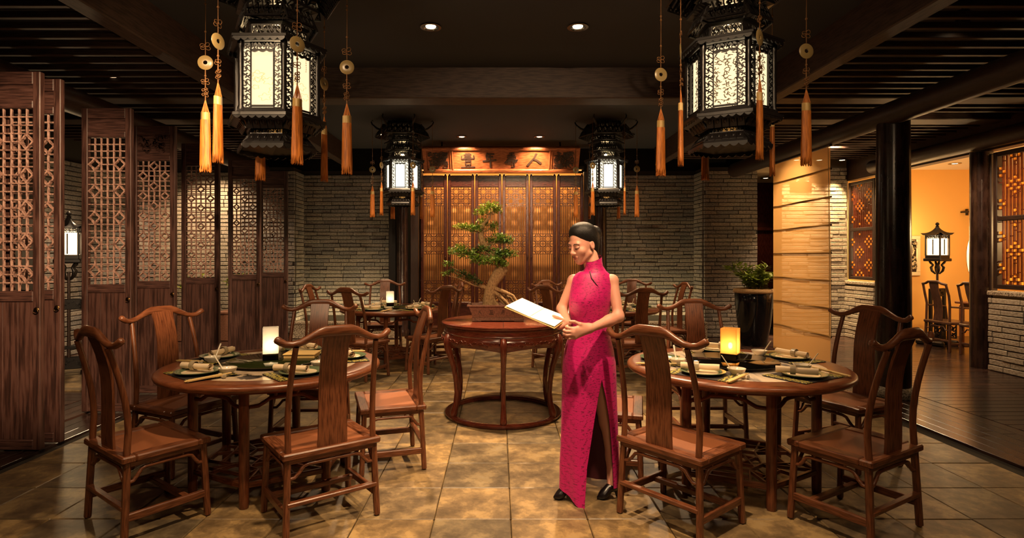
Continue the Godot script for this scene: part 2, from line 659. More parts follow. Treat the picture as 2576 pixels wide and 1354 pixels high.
func setting_floor():
	var f = holder("floor", "floor of mottled square stone slabs bordered by dark planks")
	part("bedding", box_mesh(Vector3(18.4, 0.12, 17.0)), mats["grout"], f, Transform3D(Basis(), W(1.5, -0.0865, 5.5)))
	part("near_floor", box_mesh(Vector3(13.0, 0.03, 4.8)), mats["tile_0"], f, Transform3D(Basis(), W(0.0, -0.0155, -0.55)))
	var meshes = []
	for k in 4:
		var b = MB.new()
		b.box(Vector3(), Vector3(0.441, 0.03, 0.441), 0.003 + 0.001 * k)
		meshes.append(b.mesh())
	var x0 = 0.069 - 0.4445 * 8
	var far = MB.new()
	for j in 20:
		for i in 17:
			var cx = x0 + 0.4445 * (i - 0.0) - 0.222 + 0.4445
			var cd = 2.4 + 0.4455 * j - 0.223 + 0.0
			cd = 3.288 + 0.4455 * (j - 3) + 0.223
			if cx > 3.81:
				continue
			var jig = rng.randf_range(-0.0012, 0.0012)
			var tilt = Basis.from_euler(Vector3(rng.randf_range(-0.0016, 0.0016), 0, rng.randf_range(-0.0016, 0.0016)))
			if j < 17:
				part("tile", meshes[rng.randi() % 4], mats["tile_%d" % (rng.randi() % 5)], f, Transform3D(tilt, W(cx, -0.0155 + jig, cd)))
			else:
				far.box(W(cx, -0.0155, cd), Vector3(0.441, 0.03, 0.441), 0.003)
	var ft = part("tile", far, mats["tile_1"], f)
	ft.set_meta("kind", "stuff")
	# border planks that run away from the camera
	for side in [[-3.99, 3], [-4.42, 3], [3.985, 3], [4.37, 3]]:
		for k in 3:
			var cx = side[0] + (k - 1) * 0.128 + (0.0 if side[0] > 0 else 0.2)
			var d0 = 2.0 + rng.randf() * 0.5
			while d0 < 10.7:
				var ln = rng.randf_range(1.6, 2.6)
				var pl = part("plank", box_mesh(Vector3(ln - 0.004, 0.03, 0.125), 0.003), mats["plank_%d" % (rng.randi() % 3)], f)
				pl.transform = Transform3D(Basis(Vector3.UP, PI / 2), W(cx, -0.016, d0 + ln * 0.5))
				d0 += ln
	# planks across the two aisles
	for side in [[4.57, 6.75], [-6.7, -4.42]]:
		var d0 = 2.2
		while d0 < 10.9:
			var wd = 0.14
			if d0 < 8.0:
				var x1 = side[0]
				var mid = x1 + rng.randf_range(0.6, 1.6)
				for seg in [[x1, mid], [mid, side[1]]]:
					var pl = part("plank", box_mesh(Vector3(seg[1] - seg[0] - 0.004, 0.03, wd - 0.004), 0.003), mats["plank_%d" % (rng.randi() % 3)], f)
					pl.position = W((seg[0] + seg[1]) * 0.5, -0.016 + rng.randf_range(-0.0008, 0.0008), d0 + wd * 0.5)
			else:
				var pl = part("plank", box_mesh(Vector3(side[1] - side[0], 0.03, wd - 0.004), 0.003), mats["plank_%d" % (rng.randi() % 3)], f)
				pl.position = W((side[0] + side[1]) * 0.5, -0.016, d0 + wd * 0.5)
			d0 += wd
	part("plank", box_mesh(Vector3(3.5, 0.03, 6.0), 0.003), mats["plank_2"], f, Transform3D(Basis(), W(8.5, -0.016, 8.0)))
	# pale stone where the left aisle shows between the door leaves
	for k in 6:
		part("tile", meshes[k % 4], mats["tile_%d" % (k % 5)], f, Transform3D(Basis.from_scale(Vector3(1.6, 1, 1.6)), W(-5.6 + (k % 3) * 0.712, 0.0, 6.75 + (k / 3) * 0.712)))


# bricks over a rectangle: origin low corner, u along, n outwards
func bricks(w, o, u, n, ln, h0, h1, pale = false, L = 0.36, H = 0.0745, most = 300):
	var rows = int((h1 - h0) / H)
	var count = 0
	var pre = "lit_brick_" if pale else "brick_"
	for r in rows:
		var a = -rng.randf() * L if r % 2 else -(0.5 + rng.randf() * 0.3) * L
		while a < ln:
			var l = L * rng.randf_range(0.82, 1.2)
			var b0 = maxf(a, 0.0)
			var b1 = minf(a + l, ln)
			a += l
			if b1 - b0 < 0.04:
				continue
			var q = ceilf((b1 - b0) / 0.03) * 0.03 if b1 - b0 > 0.1 else b1 - b0
			var c = o + u * ((b0 + b1) * 0.5) + Vector3(0, h0 + (r + 0.5) * H, 0) + n * (0.012 + rng.randf_range(-0.006, 0.008))
			var bs = Basis(u, Vector3.UP, n) * Basis.from_euler(Vector3(rng.randf_range(-0.02, 0.02), rng.randf_range(-0.012, 0.012), rng.randf_range(-0.006, 0.006)))
			var m = part("brick", box_mesh(Vector3(1.0, H - 0.011, 0.06), 0.006), mats[pre + str(rng.randi() % 4)], w, Transform3D(bs.scaled_local(Vector3(b1 - b0 - 0.009, 1, 1)), c))
			count += 1
	return count


func setting_walls():
	var R = Vector3.RIGHT
	# main back wall, left and right of the screens
	var wl = holder("wall_back_left", "grey brick wall left of the carved screens")
	part("core", box_mesh(Vector3(2.2, 3.2, 0.2)), mats["mortar"], wl, Transform3D(Basis(), W(-2.85, 1.6, 11.31)))
	bricks(wl, W(-3.86, 0, 11.2), R, Vector3.BACK, 1.98, 0.36, 3.15)
	var wr = holder("wall_back_right", "grey brick wall right of the carved screens")
	part("core", box_mesh(Vector3(2.2, 3.2, 0.2)), mats["mortar"], wr, Transform3D(Basis(), W(2.95, 1.6, 11.31)))
	bricks(wr, W(1.98, 0, 11.2), R, Vector3.BACK, 1.88, 0.36, 3.15)
	struct("wall_back_centre", "dark wall panel behind the carved screens", box_mesh(Vector3(4.1, 3.2, 0.1)), mats["black_paint"], Transform3D(Basis(), W(0.06, 1.6, 11.34)))
	struct("wall_back_upper", "black painted wall band above the brickwork", box_mesh(Vector3(17.0, 0.6, 0.2)), mats["black_paint"], Transform3D(Basis(), W(1.7, 3.45, 11.34)))
	# low stone plinth in front of it, with the lamp trough
	for s in [[-2.88, 1.9, "left"], [2.92, 1.86, "right"]]:
		var pl = holder("trim_plinth_" + s[2], "speckled granite ledge at the foot of the %s brick wall" % s[2])
		part("ledge", box_mesh(Vector3(s[1], 0.26, 0.12), 0.008), mats["granite"], pl, Transform3D(Basis(), W(s[0], 0.13, 10.55)))
		part("trough", box_mesh(Vector3(s[1], 0.1, 0.5)), mats["granite"], pl, Transform3D(Basis(), W(s[0], 0.05, 10.86)))
		for k in 5:
			part("block", box_mesh(Vector3(s[1] / 5.0 - 0.008, 0.05, 0.17), 0.01), mats["granite"], pl, Transform3D(Basis(), W(s[0] + (k - 2) * s[1] / 5.0, 0.285, 10.56)))
	# piers
	var pr = holder("wall_pier_right", "grey brick pier right of the dining room back wall")
	part("core", box_mesh(Vector3(0.98, 3.2, 0.5)), mats["mortar"], pr, Transform3D(Basis(), W(4.36, 1.6, 10.97)))
	bricks(pr, W(3.86, 0, 10.72), R, Vector3.BACK, 1.0, 0.0, 3.2)
	bricks(pr, W(3.87, 0, 11.2), Vector3.BACK, Vector3.LEFT, 0.49, 0.0, 3.2)
	var pl2 = holder("wall_pier_left", "grey brick pier beside the last door leaf on the left")
	part("core", box_mesh(Vector3(0.98, 3.2, 0.5)), mats["mortar"], pl2, Transform3D(Basis(), W(-4.36, 1.6, 10.97)))
	bricks(pl2, W(-4.84, 0, 10.72), R, Vector3.BACK, 1.0, 0.0, 3.2)
	bricks(pl2, W(-3.87, 0, 10.72), Vector3.FORWARD, R, 0.49, 0.0, 3.2)
	# left aisle
	var wa = holder("wall_left", "brick side wall of the left aisle behind the floor lamp")
	part("core", box_mesh(Vector3(0.2, 3.7, 14.2)), mats["mortar"], wa, Transform3D(Basis(), W(-6.72, 1.85, 4.0)))
	bricks(wa, W(-6.61, 0, 8.1), Vector3.FORWARD, R, 2.9, 0.0, 3.0)
	var wb = holder("wall_aisle_left", "brick end wall of the left aisle seen through the lattice doors")
	part("core", box_mesh(Vector3(1.8, 3.7, 0.2)), mats["mortar"], wb, Transform3D(Basis(), W(-5.75, 1.85, 11.03)))
	bricks(wb, W(-6.6, 0, 10.92), R, Vector3.BACK, 1.76, 0.0, 3.2, true)
	# right aisle end wall, brick coloured as lamplit, and a dark passage beside it
	var wc = holder("wall_aisle_right", "brick end wall, coloured as lamplit, of the right aisle behind the fabric shade")
	part("core", box_mesh(Vector3(1.3, 3.7, 0.2)), mats["lit_mortar"], wc, Transform3D(Basis(), W(6.0, 1.85, 10.93)))
	bricks(wc, W(5.36, 0, 10.82), R, Vector3.BACK, 1.24, 0.0, 3.25, true)
	struct("wall_passage_left", "dark side wall of the passage behind the pier", box_mesh(Vector3(0.1, 3.4, 1.6)), mats["black_paint"], Transform3D(Basis(), W(4.86, 1.7, 11.6)))
	struct("wall_passage_right", "dark side wall of the passage behind the shade", box_mesh(Vector3(0.1, 3.4, 1.6)), mats["black_paint"], Transform3D(Basis(), W(5.95, 1.7, 11.85)))
	struct("ceiling_passage", "pale lit ceiling of the passage", box_mesh(Vector3(1.3, 0.1, 1.8)), mats["white_ceiling"], Transform3D(Basis(), W(5.4, 3.15, 11.6)))
	var pe = holder("wall_passage", "dark red timber panelling at the end of the passage")
	part("panelling", box_mesh(Vector3(1.3, 3.1, 0.1)), mats["red_y"], pe, Transform3D(Basis(), W(5.4, 1.55, 12.25)))
	part("rail", box_mesh(Vector3(1.1, 0.07, 0.05), 0.01), mats["red_x"], pe, Transform3D(Basis(), W(5.4, 2.1, 12.17)))
	# behind the camera, to close the room
	struct("wall_front", "dark wall behind the photographer", box_mesh(Vector3(18.4, 3.8, 0.2)), mats["paint"], Transform3D(Basis(), W(1.5, 1.9, -3.1)))


func setting_ceiling():
	struct("ceiling", "dark grey painted ceiling", box_mesh(Vector3(18.4, 0.16, 17.0)), mats["paint"], Transform3D(Basis(), W(1.5, 3.73, 5.5)))
	# cross beam between the two bays
	var cb = holder("trim_cross_beam", "dark wooden cross beam between the front and rear ceiling bays")
	part("beam", box_mesh(Vector3(5.8, 0.36, 0.3), 0.01), mats["beam_x"], cb, Transform3D(Basis(), W(0.06, 3.484, 6.56)))
	# long beams left and right of the centre bay
	for s in [[-3.0, "left"], [3.13, "right"]]:
		var lb = holder("trim_long_beam_" + s[1], "long dark beam along the %s edge of the centre bay" % s[1])
		part("beam", box_mesh(Vector3(0.16, 0.36, 10.3), 0.01), mats["beam_z"], lb, Transform3D(Basis(), W(s[0], 3.484, 6.0)))
	for s in [[-1, "left"], [1, "right"]]:
		var sx = s[0]
		var h = holder("ceiling_slats_" + s[1], "dark slatted ceiling over the %s aisle" % s[1])
		var d = 2.3
		while d < 10.6:
			if absf(d - 7.5) > 0.25 and absf(d - 6.56) > 0.2:
				part("slat", box_mesh(Vector3(3.5, 0.05, 0.045), 0.004), mats["beam_x"], h, Transform3D(Basis(), W(sx * 4.9 + 0.06, 3.335, d)))
			d += 0.198
		var tb = holder("trim_aisle_beam_" + s[1], "brown cross beam over the %s aisle" % s[1])
		part("beam", box_mesh(Vector3(3.5, 0.3, 0.26), 0.01), mats["beam_x"], tb, Transform3D(Basis(), W(sx * 4.9 + 0.06, 3.46, 6.56)))
		part("beam", box_mesh(Vector3(3.5, 0.3, 0.3), 0.01), mats["beam_x"], tb, Transform3D(Basis(), W(sx * 4.9 + 0.06, 3.44, 7.5)))
		var lg = holder("trim_log_beam_" + s[1], "round dark log beam over the %s aisle edge" % s[1])
		var b = MB.new()
		b.tube([W(sx * 4.23, 3.06, 1.0), W(sx * 4.23, 3.06, 1.4), W(sx * 4.23, 3.06, 6.0), W(sx * 4.23, 3.06, 10.2)], 0.125, 20)
		part("log", b, mats["dark_z"], lg)


func back_screens():
	# pair of dark columns beside the screens
	for s in [[-1.87, "left"], [1.94, "right"]]:
		var c = thing("column", "dark lacquered post group %s of the carved screens" % s[1], "column", W(s[0], 0, 10.95))
		var b = MB.new()
		b.lathe([Vector2(0.13, 0.0), Vector2(0.14, 0.1), Vector2(0.11, 0.14), Vector2(0.105, 1.6), Vector2(0.1, 3.15)], 20)
		part("shaft", b, mats["column"], c, Transform3D(Basis(), Vector3(0.02, 0, 0.06)))
		part("jamb", box_mesh(Vector3(0.14, 3.15, 0.14), 0.01), mats["black_wood"], c, Transform3D(Basis(), Vector3(-0.17, 1.575, 0)))
		part("jamb", box_mesh(Vector3(0.16, 3.15, 0.12), 0.01), mats["dark_y"], c, Transform3D(Basis(), Vector3(0.25 if s[0] < 0 else -0.23, 1.575, 0)))
	var bk = thing("silk_backing", "golden silk panel glowing behind the carved screens", "panel", W(0.055, 0, 11.22))
	part("cloth", box_mesh(Vector3(3.2, 3.16, 0.02)), mats["silk"], bk, Transform3D(Basis(), Vector3(0, 1.58, 0)))
	# hidden strip lamp that washes the silk
	var sl = thing("strip_lamp", "slim warm strip lamp above the carved screens", "lamp", W(0.055, 3.19, 11.03))
	part("strip", box_mesh(Vector3(3.1, 0.02, 0.04), 0.004), glow("strip_glow", Color(1, 0.72, 0.4), 1.5), sl)
	part("cover", box_mesh(Vector3(3.2, 0.06, 0.08), 0.004), mats["black_wood"], sl, Transform3D(Basis(), Vector3(0, 0.045, 0)))
	area(W(0.055, 3.165, 11.03), W(0.055, 1.0, 11.13), 3.1, 0.04, 5.0, Color(1, 0.82, 0.55))
	# six carved leaves
	var proto = make_screen_leaf()
	var names = ["first", "second", "third", "fourth", "fifth", "sixth"]
	for i in 6:
		var at = W(-1.508 + 0.5225 * (i + 0.5), 0, 10.9)
		var lb = "carved lattice screen leaf, %s from the left beneath the name board" % names[i]
		if i == 0:
			proto.position = at
			tag(proto, lb, "screen", "carved screen leaves")
		else:
			dup(proto, "carved_screen", lb, at, 0.0, "carved screen leaves")
	make_sign()


func lattice_band(w, h):
	# two cells wide: lobed rings, crosses and corner arcs
	var b = MB.new()
	var rows = maxi(1, int(round(h / (w * 0.5))))
	var cw = w / 2.0
	var ch = h / rows
	for i in 2:
		for j in rows:
			var c = Vector2(-w / 2 + cw * (i + 0.5), ch * (j + 0.5))
			var pts = []
			for k in 33:
				var a = TAU * k / 32
				var r = 0.27 * (1.0 + 0.13 * cos(8 * a))
				pts.append(c + Vector2(cos(a) * r * cw, sin(a) * r * ch))
			b.ribbon(pts, 0.011, 0.02)
			for q in 4:
				var a = TAU * q / 4
				b.ribbon([c + Vector2(cos(a) * 0.3 * cw, sin(a) * 0.3 * ch), c + Vector2(cos(a) * 0.5 * cw, sin(a) * 0.5 * ch)], 0.011, 0.02)
				var corner = c + Vector2((0.5 if q % 2 else -0.5) * cw, (0.5 if q < 2 else -0.5) * ch)
				var arc = []
				for k in 7:
					var sgn = (c - corner).sign()
					var aa = PI / 2 * k / 6
					arc.append(corner + Vector2(cos(aa) * sgn.x * cw * 0.3, sin(aa) * sgn.y * ch * 0.3))
				b.ribbon(arc, 0.011, 0.02)
				var s2 = (c - corner).sign()
				b.ribbon([corner + s2 * Vector2(0.02, 0.07), corner + s2 * Vector2(0.045, 0.045), corner + s2 * Vector2(0.07, 0.02)], 0.009, 0.018)
	for j in rows + 1:
		b.ribbon([Vector2(-w / 2, ch * j), Vector2(w / 2, ch * j)], 0.011, 0.018)
	b.ribbon([Vector2(0, 0), Vector2(0, h)], 0.011, 0.018)
	return b


func scroll_relief(w, h, seed_no, n, r0 = 0.012, th = 0.012):
	# carved leaf scrolls over a rectangle
	var b = MB.new()
	var g = RandomNumberGenerator.new()
	g.seed = seed_no
	for k in n:
		var c = Vector2(g.randf_range(-0.45, 0.45) * w, g.randf_range(-0.42, 0.42) * h)
		var a0 = g.randf() * TAU
		var dirn = 1.0 if g.randf() < 0.5 else -1.0
		var rr = minf(w, h) * g.randf_range(0.08, 0.17)
		var pts = []
		for i in 9:
			var q = i / 8.0
			var a = a0 + dirn * q * 4.2
			var p = c + Vector2(cos(a), sin(a)) * rr * (1.0 - 0.62 * q)
			p.x = clampf(p.x, -w * 0.49, w * 0.49)
			p.y = clampf(p.y, -h * 0.49, h * 0.49)
			pts.append(p)
		b.ribbon(pts, r0 * g.randf_range(0.7, 1.2), th)
	return b


func make_screen_leaf():
	var o = thing("carved_screen", "", "screen", Vector3(), 0.0, "carved screen leaves")
	var w = 0.505
	for s in [-1, 1]:
		part("stile", box_mesh(Vector3(0.062, 3.06, 0.055), 0.01), mats["screen_y"], o, Transform3D(Basis(), Vector3(s * (w / 2 - 0.031), 1.54, 0)))
		var pv = MB.new()
		pv.lathe([Vector2(0.014, 0), Vector2(0.02, 0.012), Vector2(0.014, 0.035), Vector2(0.0, 0.04)], 10)
		part("pivot", pv, mats["screen_y"], o, Transform3D(Basis(), Vector3(s * (w / 2 - 0.031), 3.065, 0)))
	var wi = w - 0.124
	for y in [3.045, 2.872, 0.62, 0.06]:
		part("rail", box_mesh(Vector3(wi, 0.05, 0.05), 0.008), mats["screen_x"], o, Transform3D(Basis(), Vector3(0, y, 0)))
	var hp = part("header_panel", box_mesh(Vector3(wi, 0.13, 0.02)), mats["screen_x"], o, Transform3D(Basis(), Vector3(0, 2.957, -0.012)))
	part("carving", scroll_relief(wi * 0.86, 0.1, 11, 26, 0.008, 0.014), mats["screen_x"], hp, Transform3D(Basis(), Vector3(0, 0, 0.012)))
	var bands = [[2.488, 2.846], [1.565, 1.95], [0.66, 1.05]]
	for bd in bands:
		part("lattice_band", lattice_band(wi, bd[1] - bd[0]), mats["screen_x"], o, Transform3D(Basis(), Vector3(0, bd[0], 0)))
	for z in [[1.95, 2.488], [1.05, 1.565]]:
		for k in 9:
			part("rod", box_mesh(Vector3(0.011, z[1] - z[0], 0.018), 0.002), mats["screen_y"], o, Transform3D(Basis(), Vector3((k - 4) * wi / 9.0, (z[0] + z[1]) * 0.5, 0)))
	part("base_panel", box_mesh(Vector3(wi, 0.53, 0.02)), mats["screen_x"], o, Transform3D(Basis(), Vector3(0, 0.345, -0.008)))
	var ring = MB.new()
	for s in [-1, 1]:
		ring.tube([Vector3(s * 0.225, 1.52, 0.03), Vector3(s * 0.225, 1.5, 0.045), Vector3(s * 0.225, 1.47, 0.045), Vector3(s * 0.225, 1.45, 0.03)], 0.007, 6)
	part("latch", ring, mats["brass"], o)
	return o


func stroke(b, pts, w, th):
	# brush stroke: polyline whose width swells at its ends
	var L = []
	var R = []
	for i in pts.size():
		var t = (pts[mini(i + 1, pts.size() - 1)] - pts[maxi(i - 1, 0)]).normalized()
		var nn = Vector2(-t.y, t.x)
		var ww = w * (1.15 if i == 0 or i == pts.size() - 1 else 0.9) * 0.5
		L.append(pts[i] + nn * ww)
		R.append(pts[i] - nn * ww)
	R.reverse()
	var poly = PackedVector2Array(L + R)
	b.prism(poly, 0.0, th)


func make_sign():
	var o = thing("name_board", "tilted wooden name board with four carved characters above the screens", "sign", W(0.04, 3.33, 10.62))
	o.rotation.x = atan2(0.3, 0.42)
	var h = 0.515
	var w = 2.84
	part("board", box_mesh(Vector3(w, h, 0.04), 0.006), mats["sign"], o)
	for y in [[h / 2 - 0.03, 0.06], [-h / 2 + 0.035, 0.07]]:
		part("frame_rail", box_mesh(Vector3(w + 0.06, y[1], 0.085), 0.012), mats["sign"], o, Transform3D(Basis(), Vector3(0, y[0], 0.012)))
	for s in [-1, 1]:
		part("frame_stile", box_mesh(Vector3(0.075, h, 0.085), 0.012), mats["sign"], o, Transform3D(Basis(), Vector3(s * (w / 2), 0, 0.012)))
		part("divider", box_mesh(Vector3(0.032, h - 0.12, 0.05), 0.012), mats["sign"], o, Transform3D(Basis(), Vector3(s * 0.905, 0, 0.03)))
		part("divider", box_mesh(Vector3(0.024, h - 0.12, 0.04), 0.01), mats["sign"], o, Transform3D(Basis(), Vector3(s * 0.945, 0, 0.03)))
		var cp = part("carved_panel", box_mesh(Vector3(0.4, h - 0.14, 0.012)), mats["sign"], o, Transform3D(Basis(), Vector3(s * 1.17, 0, 0.022)))
		part("carving", scroll_relief(0.37, h - 0.17, 40 + s, 70, 0.012, 0.02), mats["sign_ink"], cp, Transform3D(Basis(), Vector3(0, 0, 0.01)))
	for s in [-1, 1]:
		bar_part("hanger", Vector3(s * 1.1, 0.2, -0.02), Vector3(s * 1.1, 0.43, -0.62), 0.03, 0.02, mats["brass"], o)
	var V = func(x, y): return Vector2(x, y) * 0.0030
	# strokes on a 100 x 100 field, origin at its centre
	var chars = [
		[[[-12, 46], [-12, 8]], [[10, 48], [10, 10]], [[-26, 36], [24, 40]], [[-24, 25], [22, 28]], [[-30, 14], [26, 17]], [[-42, 30], [-42, 8]], [[-42, 8], [42, 12]], [[40, 32], [42, 10]], [[-2, 46], [0, 8]],
			[[-20, -2], [22, 0]], [[-18, -10], [-16, -30]], [[-18, -10], [20, -8], [17, -30]], [[-16, -29], [17, -28]], [[-10, -32], [-14, -44]], [[10, -32], [14, -44]], [[-48, -47], [48, -43]]],
		[[[-14, 48], [-22, 24]], [[-16, 38], [34, 40]], [[-26, 20], [26, 22]], [[-18, 20], [-18, -2]], [[-48, -6], [48, 2]], [[4, 38], [6, -48]]],
		[[[-16, 44], [22, 46]], [[2, 50], [0, 26]], [[-26, 30], [26, 32]], [[-30, 18], [34, 22], [28, 10]], [[-26, 6], [20, 10]], [[-30, -4], [46, 2]], [[-6, 22], [-44, -20]], [[-36, -14], [-2, -10], [-4, -24], [-28, -24], [-26, -12]], [[20, 6], [24, -46], [4, -42]], [[6, -12], [42, -8]], [[4, -22], [10, -30]]],
		[[[14, 44], [-2, 14], [-46, -36]], [[-8, 6], [14, 2], [48, -22]]],
	]
	var xs = [-0.62, -0.215, 0.19, 0.62]
	for i in 4:
		var b = MB.new()
		for s in chars[i]:
			var pts = []
			for p in s:
				pts.append(V.call(p[0] * 0.9, p[1] * 1.05))
			stroke(b, pts, 0.036 if i == 3 else (0.026 if i == 1 else 0.019), 0.012)
		part("character", b, mats["sign_ink"], o, Transform3D(Basis(), Vector3(xs[i], -0.005, 0.019)))


func lattice_doors():
	# leaves stand edge-on to the aisle, facing the camera: [depth, dark, style]
	var leaves = [
		[4.44, "first", 0, 0.0], [4.62, "", 0, 0.03], [5.53, "second", 0, 0.0], [6.28, "third", 1, 0.0], [7.26, "fourth", 1, 0.0], [8.51, "fifth", 1, 0.0], [9.6, "sixth", 1, 0.0]]
	var lb = [
		"old lattice door leaf nearest the camera at the left edge",
		"dark lattice door leaf folded right behind the nearest left leaf",
		"old lattice door leaf just behind the yoke-back chair at far left",
		"shadowed lattice door leaf with a carved top, third along the left",
		"worn lattice door leaf with offset diamonds, fourth along the left",
		"reddish lattice door leaf behind the left table candle lantern",
		"last lattice door leaf on the left, beside the brick pier, carrying plant shadows"]
	for i in leaves.size():
		var o = thing("lattice_door", lb[i], "door", W(-3.805 + leaves[i][3], 0.012, leaves[i][0]), 0.0, "lattice door leaves")
		build_leaf(o, 0.48 if i != 1 else 0.46, leaves[i][2], i == 3)


func build_leaf(o, w, style, carved):
	var th = 0.05
	var H = 2.945
	var sw = 0.058
	for s in [-1, 1]:
		part("stile", box_mesh(Vector3(sw, H, th), 0.005), mats["door_y"], o, Transform3D(Basis(), Vector3(s * (w / 2 - sw / 2), H / 2, 0)))
	var wi = w - 2 * sw
	var y0 = 1.235
	var y1 = 2.66 if not carved else 2.56
	for r in [[H - 0.05, 0.1], [y1 + 0.03, 0.06], [y0 - 0.04, 0.08], [0.04, 0.08]]:
		part("rail", box_mesh(Vector3(wi, r[1], th * 0.96), 0.005), mats["door_x"], o, Transform3D(Basis(), Vector3(0, r[0], 0)))
	var tp = part("top_panel", box_mesh(Vector3(wi, H - y1 - 0.1, 0.018)), mats["door_x"], o, Transform3D(Basis(), Vector3(0, (H + y1) / 2, 0.0)))
	if carved:
		part("carving", scroll_relief(wi * 0.9, 0.2, 5, 30, 0.012, 0.02), mats["door_x"], tp, Transform3D(Basis(), Vector3(0, 0, 0.015)))
	# lower panel of three boards
	for k in 3:
		part("board", box_mesh(Vector3(wi / 3.0 - 0.0015, y0 - 0.16, 0.02 + 0.001 * k), 0.002), mats["door_y"], o, Transform3D(Basis(), Vector3((k - 1) * wi / 3.0, (y0 - 0.08 + 0.08) / 2, 0.002)))
	# ring handle
	var b = MB.new()
	b.lathe([Vector2(0.0, 0.008), Vector2(0.016, 0.006), Vector2(0.022, 0.0)], 12)
	var hd = part("handle_plate", b, mats["brass"], o, Transform3D(Basis(Vector3.RIGHT, PI / 2), Vector3(w / 2 - sw / 2, 1.09, th / 2)))
	var ring = MB.new()
	var pts = []
	for k in 13:
		var a = TAU * k / 12
		pts.append(Vector3(cos(a) * 0.018, 0.006, sin(a) * 0.018 + 0.012))
	ring.tube(pts, 0.0035, 6, false, Vector3(0.1, 1, 0.1))
	part("ring", ring, mats["brass"], hd)
	# lattice: a square grid, cut open where the star or diamond frames sit on its crossings
	var nv = 6
	var nh = 22 if style == 0 else 24
	var cw = wi / nv
	var ch = (y1 - y0) / nh
	var bw = 0.0115
	var bz = 0.02
	var motifs = []
	var reach = 0.98 if style == 0 else 0.72
	if style == 0:
		for j in range(2, nh, 4):
			motifs.append(Vector2(1, j))
			motifs.append(Vector2(nv - 1, j))
	else:
		for j in range(1, nh, 2):
			if (j / 2) % 2 == 0:
				motifs.append(Vector2(1, j))
				motifs.append(Vector2(nv - 1, j))
			else:
				motifs.append(Vector2(3, j))
	for axis in 2:
		var cnt = nv if axis == 0 else nh
		var lng = nh if axis == 0 else nv
		for i in range(1, cnt):
			var cuts = []
			for q in motifs:
				if int(q[axis]) == i:
					cuts.append(q[1 - axis])
			cuts.sort()
			var from = 0.0
			for k in cuts.size() + 1:
				var to = float(lng) if k == cuts.size() else cuts[k] - reach
				if to - from > 0.08:
					if axis == 0:
						part("bar", box_mesh(Vector3(bw, (to - from) * ch, bz), 0.002), mats["lattice"], o, Transform3D(Basis(), Vector3(-wi / 2 + cw * i, y0 + ch * (from + to) * 0.5, 0)))
					else:
						part("bar", box_mesh(Vector3((to - from) * cw, bw, bz), 0.002), mats["lattice"], o, Transform3D(Basis(), Vector3(-wi / 2 + cw * (from + to) * 0.5, y0 + ch * i, 0.001)))
				from = (cuts[k] + reach) if k < cuts.size() else to
	var key = "motif%d" % style
	if not cache.has(key):
		var m = MB.new()
		var corner = [[1.0, 0.0], [0.76, 0.1], [0.6, 0.28], [0.4, 0.4], [0.28, 0.6], [0.1, 0.76], [0.0, 1.0]] if style == 0 else [[0.74, 0.0], [0.0, 0.74]]
		var ps = []
		for quarter in 4:
			for q in corner:
				ps.append(Vector2(q[0] * cw, q[1] * ch) if quarter % 2 == 0 else Vector2(-q[1] * cw, q[0] * ch))
				if quarter >= 2:
					ps[-1] = -ps[-1]
		m.ribbon(ps, 0.0115, 0.024)
		cache[key] = m.mesh()
	for q in motifs:
		part("diamond", cache[key], mats["lattice"], o, Transform3D(Basis(), Vector3(-wi / 2 + cw * q.x, y0 + ch * q.y, 0.004)))


